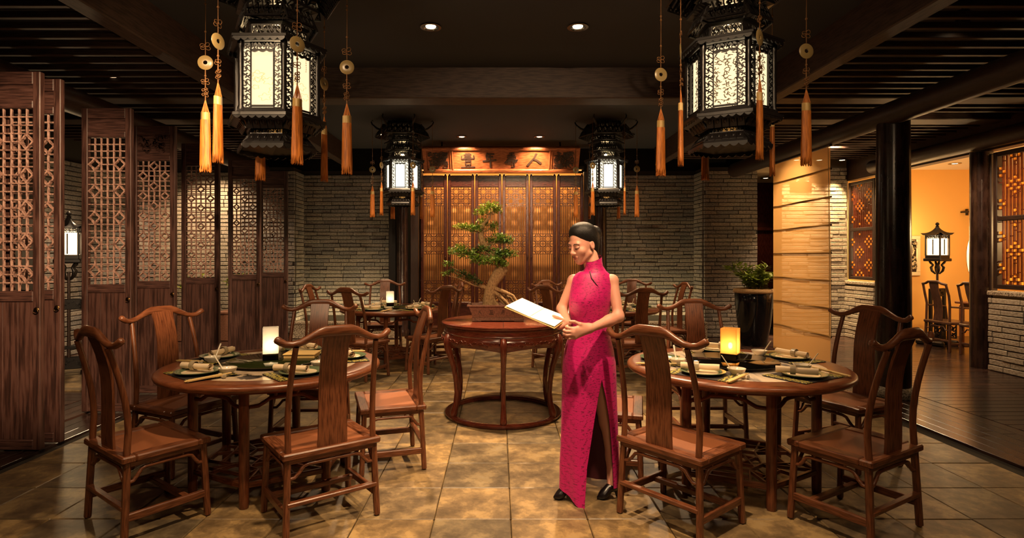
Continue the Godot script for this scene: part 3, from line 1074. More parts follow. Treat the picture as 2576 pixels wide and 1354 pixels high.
func right_wall():
	var B = Vector3.BACK
	var X0 = 6.6
	# parapets with windows above, then the doorway between them
	for s in [[6.2, 7.62, "near", "right edge parapet of brick coloured as lamplit below the near lattice window"], [9.95, 10.82, "far", "far parapet of brick coloured as lamplit below the far lattice window"]]:
		var w = holder("wall_right_" + s[2], s[3])
		var ln = s[1] - s[0]
		part("core", box_mesh(Vector3(0.16, 1.04, ln)), mats["lit_mortar"], w, Transform3D(Basis(), W(X0 + 0.1, 0.52, (s[0] + s[1]) / 2)))
		bricks(w, W(X0, 0, s[0]), Vector3.FORWARD, Vector3.LEFT, ln, 0.0, 1.0, true)
		part("sill", box_mesh(Vector3(0.26, 0.06, ln + 0.04), 0.01), mats["granite"], w, Transform3D(Basis(), W(X0 + 0.08, 1.03, (s[0] + s[1]) / 2)))
	# brick strip between far window and end wall, wall over the openings, and the wall nearer than the frame
	var u = holder("wall_right_upper", "dark timber wall over the right doorway and windows")
	part("beam", box_mesh(Vector3(0.16, 0.72, 5.2)), mats["dark_z"], u, Transform3D(Basis(), W(X0 + 0.1, 3.31, 8.35)))
	struct("wall_right_front", "dark wall of the right aisle nearer the camera", box_mesh(Vector3(0.16, 3.7, 9.4)), mats["paint"], Transform3D(Basis(), W(X0 + 0.1, 1.85, 1.48)))
	var b = MB.new()
	b.tube([W(X0 - 0.06, 3.08, 2.0), W(X0 - 0.06, 3.08, 3.0), W(X0 - 0.06, 3.08, 8.0), W(X0 - 0.06, 3.08, 9.95)], 0.115, 20)
	var lg = holder("trim_log_beam_wall", "round dark log beam over the right doorway")
	part("log", b, mats["dark_z"], lg)
	# posts of the doorway
	for q in [[7.8, "round dark door post at the near side of the right doorway", 0.13], [9.82, "dark door post at the far side of the right doorway", 0.1]]:
		var c = MB.new()
		c.lathe([Vector2(q[2], 0), Vector2(q[2], 2.94)], 20)
		var o = thing("door_post", q[1], "post", W(X0 + 0.02, 0, q[0]))
		part("shaft", c, mats["column"], o)
		part("jamb", box_mesh(Vector3(0.1, 2.9, 0.1), 0.01), mats["dark_y"], o, Transform3D(Basis(), Vector3(0.05, 1.45, 0.1 if q[0] < 8.0 else -0.06)))
	# big free column under the log beam
	var col = thing("column", "thick round dark column on a stone foot right of the fabric shade", "column", W(4.3, 0, 6.2))
	var cb = MB.new()
	cb.lathe([Vector2(0.168, 0.1), Vector2(0.17, 0.5), Vector2(0.165, 1.8), Vector2(0.155, 3.12)], 28)
	part("shaft", cb, mats["column"], col)
	var fb = MB.new()
	fb.lathe([Vector2(0.2, 0), Vector2(0.225, 0.03), Vector2(0.225, 0.07), Vector2(0.19, 0.11), Vector2(0.0, 0.11)], 28)
	part("stone_foot", fb, mats["granite"], col)
	# lattice windows
	lattice_window("window_1", "near lattice window with lit amber panes at the right edge", 6.3, 7.58, X0)
	lattice_window("window_2", "far lattice window with amber panes between the column and the lamplit brick", 9.97, 10.72, X0)


func lattice_window(called, label, d0, d1, X0):
	var o = holder(called, label)
	var ln = d1 - d0
	var y0 = 1.09
	var y1 = 2.9
	# local frame: x along depth (towards the far end), z towards the dining room
	var bs = Basis(Vector3(0, 0, -1), Vector3.UP, Vector3(-1, 0, 0))
	var at = func(x, y, z): return Transform3D(bs, Vector3(X0 + 0.03 - z, y, -d0 - x))
	for q in [[0.03, 0.06], [ln - 0.03, 0.06]]:
		part("frame_stile", box_mesh(Vector3(q[1], y1 - y0, 0.09), 0.008), mats["dark_y"], o, at.call(q[0], (y0 + y1) / 2, 0.0))
	for y in [y0 + 0.03, (y0 + y1) / 2 + 0.02, y1 - 0.03]:
		part("frame_rail", box_mesh(Vector3(ln - 0.12, 0.06, 0.085), 0.008), mats["dark_x"], o, at.call(ln / 2, y, 0.0))
	var wi = ln - 0.12
	var nv = int(round(wi / 0.052))
	var cw = wi / nv
	for i in range(1, nv):
		part("bar", box_mesh(Vector3(0.013, y1 - y0 - 0.1, 0.03), 0.002), mats["red_y"], o, at.call(0.06 + cw * i, (y0 + y1) / 2, 0.0))
	var rows = 36
	var chh = (y1 - y0 - 0.12) / rows
	var ties = MB.new()
	for i in nv:
		for j in rows:
			# diamonds in brick bond, offset between neighbouring columns of diamonds
			var per = 5
			var u = (i % per) - 2
			var off = 4 if (i / per) % 2 else 0
			var vv = ((j + off) % 9) - 4
			var inside = absi(u) + absi(vv) <= 2 and absi(vv) <= 2
			var y = y0 + 0.06 + chh * (j + 0.5)
			var mid = absf(y - ((y0 + y1) / 2 + 0.02)) < 0.06
			if inside or (absi(vv) == 3 and u == 0):
				ties.box(bs * Vector3() + Vector3(X0 + 0.03, y - chh / 2, -d0 - 0.06 - cw * (i + 0.5)), Vector3(0.03, 0.011, cw))
				if (u + vv + 20) % 2 == 0 and not mid:
					part("amber_pane", box_mesh(Vector3(cw - 0.014, chh - 0.012, 0.006)), mats["amber"], o, at.call(0.06 + cw * (i + 0.5), y, 0.014))
			elif (i * 7 + j * 3) % 11 == 0:
				ties.box(Vector3(X0 + 0.03, y, -d0 - 0.06 - cw * (i + 0.5)), Vector3(0.03, 0.011, cw))
	var tp = part("tie", ties, mats["red_y"], o)
	tp.set_meta("kind", "stuff")


func gold_room():
	struct("wall_gold_back", "amber plaster wall of the room beyond the right doorway", box_mesh(Vector3(4.0, 3.4, 0.2)), mats["plaster"], Transform3D(Basis(), W(8.65, 1.6, 10.93)))
	struct("wall_gold_right", "plaster side wall of the amber room", box_mesh(Vector3(0.2, 3.4, 6.2)), mats["plaster"], Transform3D(Basis(), W(10.4, 1.6, 7.9)))
	struct("wall_gold_front", "plaster front wall of the amber room", box_mesh(Vector3(4.0, 3.4, 0.2)), mats["plaster"], Transform3D(Basis(), W(8.6, 1.6, 5.1)))
	struct("ceiling_gold", "cream ceiling of the amber room", box_mesh(Vector3(4.0, 0.1, 6.2)), mats["white_ceiling"], Transform3D(Basis(), W(8.7, 3.22, 7.95)))
	# two chairs with bent top rails, a square table, napkins on it
	var c1 = make_low_chair("low-backed chair coloured dark as backlit, seen through the doorway, nearer the column", W(7.27, 0, 9.18), turn_to(1, 0.05))
	dup(c1, "low_chair", "low-backed chair coloured dark as backlit, seen through the doorway, half behind the door post", W(7.33, 0, 8.54), turn_to(1, -0.03), "low chairs in the amber room")
	var t = thing("square_table", "dark square table beyond the low chairs in the amber room", "table", W(8.15, 0, 8.9))
	part("tabletop", box_mesh(Vector3(1.0, 0.04, 1.3), 0.008), mats["table_x"], t, Transform3D(Basis(), Vector3(0, 0.75, 0)))
	part("apron", box_mesh(Vector3(0.9, 0.08, 1.2), 0.008), mats["table_x"], t, Transform3D(Basis(), Vector3(0, 0.69, 0)))
	for s in [[-1, -1], [-1, 1], [1, -1], [1, 1]]:
		part("leg", box_mesh(Vector3(0.06, 0.7, 0.06), 0.01), mats["table_y"], t, Transform3D(Basis(), Vector3(s[0] * 0.43, 0.35, s[1] * 0.58)))
	for q in [[8.0, 9.2, "rolled napkin on the amber room table, nearer the floor lamp"], [7.95, 8.65, "rolled napkin on the amber room table, nearer the door post"]]:
		var nb = thing("napkin", q[2], "napkin", W(q[0], 0.77, q[1]), 0.9)
		napkin_parts(nb)
	# hanging oval paper lantern
	var pl = thing("paper_lantern", "tall oval paper lantern glowing in the amber room behind the door post", "lantern", W(7.68, 1.52, 9.05))
	var b = MB.new()
	var pr = []
	for k in 17:
		var a = PI * k / 16
		pr.append(Vector2(0.15 * pow(maxf(sin(a), 0.0), 0.55) + 0.03, -cos(a) * 0.24))
	b.lathe(pr, 20)
	part("paper_shade", b, glow("paper_glow", Color(1.0, 0.75, 0.55), 2.6), pl, Transform3D(Basis.from_scale(Vector3(1, 1.45, 1)), Vector3()))
	for k in 10:
		var a = TAU * k / 10
		var rb = MB.new()
		var pts = []
		for i in range(0, 17, 2):
			pts.append(Vector3(cos(a) * (pr[i].x + 0.003), pr[i].y * 1.45, sin(a) * (pr[i].x + 0.003)))
		rb.tube(pts, 0.003, 4, false)
		part("rib", rb, mats["brass"], pl)
	part("cap", box_mesh(Vector3(0.1, 0.04, 0.1), 0.01), mats["black_wood"], pl, Transform3D(Basis(), Vector3(0, 0.37, 0)))
	part("cord", box_mesh(Vector3(0.008, 1.28, 0.008)), mats["black_wood"], pl, Transform3D(Basis(), Vector3(0, 1.02, 0)))
	# pierced cream panel on the back wall
	var wa = thing("wall_carving", "cream framed pierced carving hung on the amber wall beside the column", "carving", W(7.72, 1.53, 10.8))
	for s in [[0, 0.345, 0.56, 0.07], [0, -0.345, 0.56, 0.07], [-0.245, 0, 0.07, 0.62], [0.245, 0, 0.07, 0.62]]:
		part("frame", box_mesh(Vector3(s[2], s[3], 0.04), 0.008), mats["cream_glaze"], wa, Transform3D(Basis(), Vector3(s[0], s[1], 0)))
	part("backing", box_mesh(Vector3(0.44, 0.64, 0.015)), mats["dark_y"], wa, Transform3D(Basis(), Vector3(0, 0, -0.01)))
	part("fretwork", scroll_relief(0.42, 0.62, 77, 90, 0.022, 0.025), mats["cream_glaze"], wa, Transform3D(Basis(), Vector3(0, 0, 0.01)))
	# small bracket on the wall
	var br = thing("wall_bracket", "small dark bracket high on the amber wall", "bracket", W(8.86, 2.36, 10.72))
	part("arm", box_mesh(Vector3(0.16, 0.03, 0.2), 0.006), mats["black_wood"], br)
	part("plate", box_mesh(Vector3(0.05, 0.12, 0.02), 0.004), mats["black_wood"], br, Transform3D(Basis(), Vector3(0.05, 0, -0.1)))
	# unseen lamps placed to light both lattice windows from inside
	for q in [[7.6, 1.9, 6.9, "unseen paper lantern placed to light the near lattice window from inside, out of view"], [7.3, 1.9, 10.6, "unseen paper lantern placed to light the far lattice window from inside, out of view"]]:
		var ln = thing("paper_lantern", q[3], "lantern", W(q[0], q[1], q[2]))
		var sb = MB.new()
		sb.ball(Vector3(), Vector3(0.14, 0.2, 0.14), 16, 10)
		part("paper_shade", sb, glow("unseen_lantern_glow", Color(1.0, 0.85, 0.65), 2.0), ln)
		part("cord", box_mesh(Vector3(0.008, 1.1, 0.008)), mats["black_wood"], ln, Transform3D(Basis(), Vector3(0, 0.73, 0)))
		omni(W(q[0], q[1], q[2]), 5.0 if q[2] < 8.0 else 2.0, Color(1, 0.82, 0.55), 0.1)
	# ceiling lights of that room
	for q in [[8.1, 10.1, "recessed light in the amber room ceiling, left of the pair"], [8.75, 10.1, "recessed light in the amber room ceiling, right of the pair"]]:
		downlight(W(q[0], 3.17, q[1]), q[2], 1.5, Vector3(), 0.0)
	area(W(8.4, 3.1, 8.6), W(8.4, 0, 9.3), 1.4, 1.4, 2.2, Color(1, 0.8, 0.52))  # unseen broad light standing in for the amber room ceiling lamps


func make_low_chair(label, at, turn):
	var o = thing("low_chair", label, "chair", at, turn, "low chairs in the amber room")
	var sy = 0.46
	part("seat", box_mesh(Vector3(0.52, 0.045, 0.44), 0.01), mats["low_x"], o, Transform3D(Basis(), Vector3(0, sy, 0)))
	for s in [-1, 1]:
		bar_part("leg", Vector3(s * 0.24, 0, 0.2), Vector3(s * 0.23, sy, 0.19), 0.035, 0.035, mats["low_y"], o, 0.006)
		bar_part("leg", Vector3(s * 0.24, 0, -0.2), Vector3(s * 0.23, sy, -0.19), 0.035, 0.035, mats["low_y"], o, 0.006)
		var b = MB.new()
		b.tube([Vector3(s * 0.23, sy, -0.19), Vector3(s * 0.225, 0.75, -0.185), Vector3(s * 0.235, 0.9, -0.21), Vector3(s * 0.225, 1.07, -0.25)], 0.018, 8)
		part("back_post", b, mats["low_y"], o)
		bar_part("side_rail", Vector3(s * 0.23, 0.13, -0.19), Vector3(s * 0.23, 0.13, 0.19), 0.025, 0.03, mats["low_y"], o)
		var ab = MB.new()
		ab.tube([Vector3(s * 0.225, 0.72, -0.19), Vector3(s * 0.25, 0.71, 0.0), Vector3(s * 0.25, 0.69, 0.16), Vector3(s * 0.24, 0.47, 0.18)], 0.014, 7)
		part("arm", ab, mats["low_y"], o)
	var tr = MB.new()
	tr.tube([Vector3(-0.235, 1.07, -0.25), Vector3(-0.15, 1.085, -0.26), Vector3(-0.09, 1.115, -0.27), Vector3(0.09, 1.115, -0.27), Vector3(0.15, 1.085, -0.26), Vector3(0.235, 1.07, -0.25)], 0.02, 8)
	part("crest_rail", tr, mats["low_x"], o)
	var sp = MB.new()
	sp.slab([Vector3(0, 0.48, -0.19), Vector3(0, 0.62, -0.175), Vector3(0, 0.8, -0.195), Vector3(0, 0.96, -0.24), Vector3(0, 1.1, -0.262)], [0.17, 0.165, 0.16, 0.16, 0.17], 0.014)
	part("back_splat", sp, mats["low_y"], o)
	var hump = MB.new()
	hump.tube([Vector3(-0.22, 0.35, -0.2), Vector3(-0.16, 0.35, -0.2), Vector3(-0.12, 0.4, -0.2), Vector3(0.12, 0.4, -0.2), Vector3(0.16, 0.35, -0.2), Vector3(0.22, 0.35, -0.2)], 0.01, 6)
	part("apron_rail", hump, mats["low_x"], o)
	for z in [-0.195, 0.195]:
		part("stretcher", box_mesh(Vector3(0.46, 0.03, 0.025), 0.004), mats["low_x"], o, Transform3D(Basis(), Vector3(0, 0.18 if z < 0 else 0.09, z)))
	return o


func downlight(at, label, energy, to, angle, col = Color(1, 0.86, 0.69), soft = 0.03):
	var o = thing("ceiling_light", label, "ceiling light", at, 0.0, "")
	var b = MB.new()
	b.lathe([Vector2(0.095, 0.0), Vector2(0.098, -0.008), Vector2(0.075, -0.01), Vector2(0.068, 0.0), Vector2(0.06, 0.04), Vector2(0.05, 0.05)], 24)
	part("trim_ring", b, mats["metal"], o)
	var l = MB.new()
	l.lathe([Vector2(0.0, -0.004), Vector2(0.045, -0.004), Vector2(0.048, 0.004), Vector2(0.0, 0.01)], 16)
	part("lamp", l, glow("lamp_glow", Color(1, 0.88, 0.7), 9.0), o)
	if angle > 0.0:
		spot(at + Vector3(0, -0.02, 0), to, energy, angle, col, soft)
	return o


func lamps_in_ceiling():
	var y = 3.645
	var warm = Color(1, 0.84, 0.65)
	# the two in view over the middle, aimed at the bonsai table and the floor in front
	downlight(W(-0.63, y, 5.26), "recessed ceiling light over the middle, left of the pair", 28.0, W(-0.15, 0.8, 5.3), 34.0, warm)
	downlight(W(0.73, y, 5.26), "recessed ceiling light over the middle, right of the pair", 24.0, W(0.6, 0, 4.2), 34.0, warm)
	# unseen lights, some added fill, above the picture's upper edge and behind the camera
	var rows = [
		[-0.63, 2.35, 15.0, -0.7, 0.0, 3.3, 33.0, "above the left foreground"], [0.73, 2.35, 20.0, 0.35, 0.0, 3.1, 29.0, "above the right foreground"],
		[-0.63, 0.9, 110.0, -3.8, 1.45, 5.2, 17.0, "near the camera, placed to light the left doors"], [0.73, 0.9, 22.0, 0.2, 1.3, 8.0, 24.0, "near the camera, placed to light the back screens"],  # unseen, placed to light door leaves and screens
		[2.6, 1.9, 2.5, 2.0, 0.3, 3.6, 40.0, "added as fill over the right long beam"], [-2.5, 1.9, 4.0, -2.0, 0.3, 3.6, 40.0, "added as fill over the left long beam"],  # both added as fill light
		[-1.9, 1.0, 14.0, -1.45, 2.4, 3.9, 18.0, "placed to light the left lantern and tassels"], [1.1, 1.0, 6.0, 1.6, 2.4, 3.95, 18.0, "placed to light the right lantern and tassels"],  # unseen, placed to light the near lanterns and their tassels
		[0.05, -1.2, 6.0, 0.0, 1.0, 3.5, 60.0, "added as fill behind the camera"]]  # added fill from behind the camera
	for q in rows:
		downlight(W(q[0], y, q[1]), "unseen ceiling light %s, outside the frame" % q[7], q[2], W(q[3], q[4], q[5]), q[6], warm, 0.05)
	# rear bay
	var rl = [[-2.05, "far left"], [-0.66, "inner left"], [0.72, "inner right"], [2.27, "far right"]]
	for q in rl:
		var inner = absf(q[0]) < 1.5
		downlight(W(q[0], y, 10.1 if inner else 9.9), "recessed light in the rear ceiling bay, %s of the row" % q[1], 14.0 if inner else 11.0, W(q[0] * 0.8, 2.4, 10.75) if inner else W(q[0] * 0.85, 0.7, 8.6), 50.0, warm, 0.06)
	# unseen behind the cross beam, placed to light the rear tables
	for q in [[-1.5, "left"], [1.55, "right"]]:
		downlight(W(q[0], y, 7.4), "unseen ceiling light placed to light the rear %s table, hidden by the cross beam" % q[1], 10.0, W(q[0] * 1.1, 0.6, 8.4), 44.0, warm, 0.05)
	downlight(W(-0.9, y, 7.2), "unseen ceiling light placed to light the last left door leaves, hidden by the cross beam", 34.0, W(-3.75, 0.85, 9.1), 15.0, warm, 0.05)  # unseen, placed to light the rear door leaves
	# smoke detector under the cross beam's far side
	var sd = thing("smoke_detector", "small round detector on the ceiling behind the cross beam", "detector", W(0.06, 3.63, 7.0))
	var b = MB.new()
	b.lathe([Vector2(0.0, -0.025), Vector2(0.04, -0.02), Vector2(0.05, 0.0), Vector2(0.05, 0.02)], 16)
	part("dome", b, mats["cream_glaze"], sd)
	part("base", box_mesh(Vector3(0.11, 0.01, 0.11), 0.004), mats["cream_glaze"], sd, Transform3D(Basis(), Vector3(0, 0.015, 0)))
	# adjustable spots above the aisle slats; last three unseen, lighting brick and fabric
	var tl = [
		[W(-3.966, 3.37, 5.87), W(-2.9, 0.0, 5.3), 7.0, "slim spotlight above the left slatted ceiling"],
		[W(3.72, 3.37, 4.56), W(3.0, 0, 4.0), 3.0, "slim spotlight above the right slatted ceiling"],
		[W(5.4, 3.5, 7.1), W(6.4, 0.5, 7.3), 14.0, "unseen spotlight above the right slats, placed to light the parapet, hidden by the log beam"],
		[W(5.35, 3.45, 7.9), W(4.2, 1.0, 7.95), 16.0, "unseen spotlight above the right slats, placed to light the fabric shade from behind"],
		[W(5.5, 3.5, 9.3), W(6.3, 0.6, 10.2), 14.0, "unseen spotlight above the right slats, placed to light the far parapet"]]
	for q in tl:
		var o = thing("spot_lamp", q[3], "spotlight", q[0], 0.6)
		var cyl = MB.new()
		cyl.lathe([Vector2(0.0, 0.12), Vector2(0.045, 0.12), Vector2(0.05, 0.0), Vector2(0.042, -0.01), Vector2(0.042, 0.0)], 14)
		part("housing", cyl, mats["metal"], o)
		part("stem", box_mesh(Vector3(0.014, 3.66 - q[0].y - 0.1, 0.014), 0.003), mats["metal"], o, Transform3D(Basis(), Vector3(0, (3.66 - q[0].y + 0.1) / 2, 0)))
		var dd = MB.new()
		dd.lathe([Vector2(0.0, 0.0), Vector2(0.04, 0.0), Vector2(0.0, 0.006)], 14)
		part("lamp", dd, glow("lamp_glow", Color(1, 0.85, 0.65), 9.0), o)
		spot(q[0] + Vector3(0, -0.02, 0), q[1], q[2], 26.0 if absf(q[0].x) < 5.0 else 45.0, warm, 0.04)
	# wash lamps in the trough of the plinth and over the end wall of the right aisle
	for s in [[-2.88, 1.8, "left"], [2.92, 1.8, "right"]]:
		var o = thing("wash_lamp", "hidden warm strip lamp behind the %s granite ledge" % s[2], "lamp", W(s[0], 0.16, 10.8))
		part("strip", box_mesh(Vector3(s[1], 0.02, 0.04), 0.004), glow("wash_glow", Color(1, 0.85, 0.6), 1.0), o)
		part("base", box_mesh(Vector3(s[1], 0.04, 0.06), 0.004), mats["metal"], o, Transform3D(Basis(), Vector3(0, -0.03, 0)))
		area(W(s[0], 0.19, 10.8), W(s[0], 1.4, 11.1), s[1], 0.04, 2.6, Color(1, 0.87, 0.62))
	for k in 3:
		var x = 5.5 + 0.42 * k
		downlight(W(x, 3.3, 10.5), ["wall-washing light behind the fabric shade, leftmost", "wall-washing light behind the fabric shade, middle", "wall-washing light behind the fabric shade, rightmost"][k], 16.0, W(x, 1.0, 10.8), 30.0, Color(1, 0.82, 0.58))
	downlight(W(5.35, 3.09, 11.4), "recessed light in the passage ceiling behind the pier", 1.0, W(5.35, 0, 11.3), 50.0, warm)
	downlight(W(-5.4, 3.3, 10.0), "unseen ceiling light placed to light the plants at the end of the left aisle", 12.0, W(-5.4, 0.9, 10.8), 55.0, warm)  # unseen, placed to light the end of the left aisle
	downlight(W(-5.6, 3.3, 7.9), "unseen ceiling light placed to light the left aisle near the floor lamp", 9.0, W(-5.6, 0, 7.6), 50.0, warm)  # unseen, placed to light the aisle floor and side wall


func make_chair(label, at, turn):
	var o = thing("dining_chair", label, "chair", at, turn, "yoke-back dining chairs")
	var w = 0.56
	var d = 0.465
	var sy = 0.462
	# seat frame: four mitred members with a lower moulding, woven panel inside
	for s in [-1, 1]:
		part("seat_rail", box_mesh(Vector3(w, 0.036, 0.07), 0.007), mats["chair_x"], o, Transform3D(Basis(), Vector3(0, sy - 0.018, s * (d / 2 - 0.035))))
		part("seat_rail", box_mesh(Vector3(0.075, 0.0355, d - 0.139), 0.007), mats["chair_z"], o, Transform3D(Basis(), Vector3(s * (w / 2 - 0.0375), sy - 0.018, 0)))
		part("moulding", box_mesh(Vector3(w - 0.03, 0.028, 0.02), 0.004), mats["chair_x"], o, Transform3D(Basis(), Vector3(0, sy - 0.049, s * (d / 2 - 0.028))))
		part("moulding", box_mesh(Vector3(0.02, 0.028, d - 0.07), 0.004), mats["chair_z"], o, Transform3D(Basis(), Vector3(s * (w / 2 - 0.03), sy - 0.049, 0)))
	part("seat_panel", box_mesh(Vector3(w - 0.14, 0.012, d - 0.13), 0.003), mats["cane"], o, Transform3D(Basis(), Vector3(0, sy - 0.013, 0)))
	for s in [-1, 1]:
		for z in [-1, 1]:
			bar_part("leg", Vector3(s * 0.262, 0, z * 0.218), Vector3(s * 0.247, sy - 0.03, z * 0.198), 0.034, 0.034, mats["chair_y"], o, 0.008)
	var zc = func(t): return -0.2 + 0.012 * sin(t * PI * 1.1) - 0.075 * pow(maxf(t - 0.25, 0.0) / 0.75, 1.4)
	for s in [-1, 1]:
		var b = MB.new()
		var pts = []
		var rad = []
		for i in 9:
			var t = i / 8.0
			pts.append(Vector3(s * lerpf(0.243, 0.226, t) + s * 0.008 * sin(t * PI), sy - 0.02 + t * (1.06 - sy), zc.call(t)))
			rad.append(lerpf(0.0175, 0.0155, t))
		b.tube(pts, rad, 10, false, Vector3(0, 0, 1))
		part("back_post", b, mats["chair_y"], o)
	var sp = MB.new()
	var pts = []
	var wd = []
	for i in 11:
		var t = i / 10.0
		pts.append(Vector3(0, sy - 0.01 + t * (1.11 - sy), zc.call(t) - 0.012 * sin(t * TAU)))
		wd.append(lerpf(0.168, 0.15, t) + (0.012 if i == 10 else 0.0))
	sp.slab(pts, wd, 0.013)
	part("back_splat", sp, mats["chair_y"], o)
	# yoke crest rail
	var half = [[0.0, 1.112, -0.272, 0.031, 0.017], [0.07, 1.111, -0.27, 0.031, 0.018], [0.105, 1.104, -0.266, 0.026, 0.019], [0.15, 1.083, -0.262, 0.021, 0.0185], [0.2, 1.06, -0.256, 0.0185, 0.018], [0.24, 1.052, -0.25, 0.018, 0.018], [0.275, 1.056, -0.243, 0.018, 0.018], [0.3, 1.07, -0.236, 0.02, 0.019], [0.318, 1.083, -0.23, 0.02, 0.019]]
	var cp = []
	var cr = []
	for i in range(half.size() - 1, 0, -1):
		cp.append(Vector3(-half[i][0], half[i][1], half[i][2] - 0.019))
		cr.append(Vector2(half[i][4], half[i][3]))
	for q in half:
		cp.append(Vector3(q[0], q[1], q[2] - 0.019))
		cr.append(Vector2(q[4], q[3]))
	var cb = MB.new()
	cb.tube(cp, cr, 14, true, Vector3.UP)
	part("crest_rail", cb, mats["chair_x"], o)
	# humpbacked rails with little struts under the seat
	for q in [[0, w, d / 2 - 0.03], [1, w, -(d / 2 - 0.03)], [2, d, w / 2 - 0.028], [3, d, -(w / 2 - 0.028)]]:
		var hw = q[1] / 2 - 0.035
		var line = [[-1.0, 0.318], [-0.86, 0.322], [-0.76, 0.345], [-0.66, 0.375], [-0.55, 0.383], [0.0, 0.384], [0.55, 0.383], [0.66, 0.375], [0.76, 0.345], [0.86, 0.322], [1.0, 0.318]]
		var ap = []
		for p in line:
			ap.append(Vector3(p[0] * hw, p[1], q[2]) if q[0] < 2 else Vector3(q[2], p[1], p[0] * hw))
		var key = "hump%d" % q[0]
		if not cache.has(key):
			var ab = MB.new()
			ab.tube(ap, 0.0105, 8, false)
			cache[key] = ab.mesh()
		part("apron_rail", cache[key], mats["chair_x"] if q[0] < 2 else mats["chair_z"], o)
		for s in [-1, 1]:
			var sx = s * hw * 0.42
			part("strut", box_mesh(Vector3(0.013, 0.035, 0.013), 0.004), mats["chair_y"], o, Transform3D(Basis(), Vector3(sx, 0.406, q[2]) if q[0] < 2 else Vector3(q[2], 0.406, sx)))
	# stretchers
	for s in [-1, 1]:
		bar_part("stretcher", Vector3(s * 0.257, 0.135, -0.213), Vector3(s * 0.257, 0.135, 0.213), 0.024, 0.042, mats["chair_y"], o, 0.004)
	bar_part("stretcher", Vector3(-0.256, 0.185, -0.212), Vector3(0.256, 0.185, -0.212), 0.036, 0.024, mats["chair_y"], o, 0.004)
	bar_part("stretcher", Vector3(-0.255, 0.125, 0.12), Vector3(0.255, 0.125, 0.12), 0.034, 0.032, mats["chair_y"], o, 0.004)
	return o


func make_table(label, at, top_mat):
	var o = thing("round_table", label, "table", at, 0.0, "round dining tables")
	var b = MB.new()
	b.lathe([Vector2(0.56, 0.781), Vector2(0.575, 0.785), Vector2(0.675, 0.785), Vector2(0.703, 0.781), Vector2(0.716, 0.77), Vector2(0.719, 0.757), Vector2(0.713, 0.744), Vector2(0.7, 0.737), Vector2(0.69, 0.735), Vector2(0.684, 0.728), Vector2(0.55, 0.728), Vector2(0.56, 0.781)], 64)
	part("table_rim", b, mats["table_x"], o)
	var ins = MB.new()
	ins.lathe([Vector2(0.0, 0.783), Vector2(0.562, 0.783), Vector2(0.562, 0.74), Vector2(0.0, 0.74)], 48)
	part("stone_inset", ins, top_mat, o)
	var ap = MB.new()
	ap.hexa([Vector2(0.5, 0.728), Vector2(0.5, 0.69), Vector2(0.47, 0.69), Vector2(0.47, 0.728)], Vector3(), deg_to_rad(88))
	part("apron", ap, mats["table_x"], o)
	var R = 0.49
	var foot = []
	for k in 6:
		var a = deg_to_rad(88 + 60 * k)
		foot.append(Vector3(cos(a) * R, 0, sin(a) * R))
		var lg = MB.new()
		lg.lathe([Vector2(0.0, 0.0), Vector2(0.026, 0.0), Vector2(0.029, 0.012), Vector2(0.031, 0.36), Vector2(0.03, 0.728)], 12)
		part("leg", lg if not cache.has("tleg") else cache["tleg"], mats["table_y"], o, Transform3D(Basis(), foot[k]))
	for k in 6:
		var a = foot[k]
		var c = foot[(k + 1) % 6]
		var dl = (c - a).normalized()
		var a1 = a + dl * 0.03
		var c1 = c - dl * 0.03
		var hb = MB.new()
		var hp = []
		for p in [[0.0, 0.605], [0.12, 0.607], [0.2, 0.625], [0.27, 0.643], [0.36, 0.648], [0.5, 0.648], [0.64, 0.648], [0.73, 0.643], [0.8, 0.625], [0.88, 0.607], [1.0, 0.605]]:
			hp.append(a1.lerp(c1, p[0]) + Vector3(0, p[1], 0))
		hb.tube(hp, 0.013, 8, false)
		part("apron_rail", hb, mats["table_x"], o)
		for q in [0.37, 0.63]:
			part("strut", box_mesh(Vector3(0.018, 0.075, 0.018), 0.005), mats["table_y"], o, Transform3D(Basis(), a.lerp(c, q) + Vector3(0, 0.68, 0)))
		bar_part("shelf_rail", a + Vector3(0, 0.135, 0), c + Vector3(0, 0.135, 0), 0.03, 0.034, mats["table_y"], o, 0.005)
	# cracked-ice lattice shelf
	var g = RandomNumberGenerator.new()
	g.seed = 5
	var inner = R * 0.95
	var joints = [Vector3()]
	for k in 6:
		var a = deg_to_rad(88 + 60 * k + g.randf_range(-16, 16))
		joints.append(Vector3(cos(a), 0, sin(a)) * inner * g.randf_range(0.36, 0.52))
	for k in 6:
		for j in 2:
			var q = 0.3 + 0.4 * j + g.randf_range(-0.1, 0.1)
			joints.append(foot[k].lerp(foot[(k + 1) % 6], q))
	var bars = []
	for k in 6:
		bars.append([joints[1 + k], joints[1 + (k + 1) % 6]])
		bars.append([joints[1 + k], foot[k] * 0.97])
		bars.append([joints[1 + k], joints[7 + 2 * k]])
		bars.append([joints[1 + (k + 1) % 6], joints[8 + 2 * k]])
		bars.append([joints[1 + k].lerp(joints[1 + (k + 1) % 6], 0.4), joints[1 + (k + 2) % 6].lerp(joints[1 + (k + 3) % 6], 0.55)])
		bars.append([joints[7 + 2 * k].lerp(joints[1 + k], 0.5), joints[8 + 2 * k].lerp(joints[1 + (k + 1) % 6], 0.45)])
		bars.append([joints[8 + 2 * k].lerp(joints[1 + (k + 1) % 6], 0.45), foot[(k + 1) % 6].lerp(joints[1 + (k + 1) % 6], 0.4)])
	for q in bars:
		if q[0].distance_to(q[1]) > 0.03:
			bar_part("lattice_bar", q[0] + Vector3(0, 0.136 + g.randf_range(-0.002, 0.002), 0), q[1] + Vector3(0, 0.136, 0), 0.013, 0.022, mats["table_y"], o, 0.002)
	return o


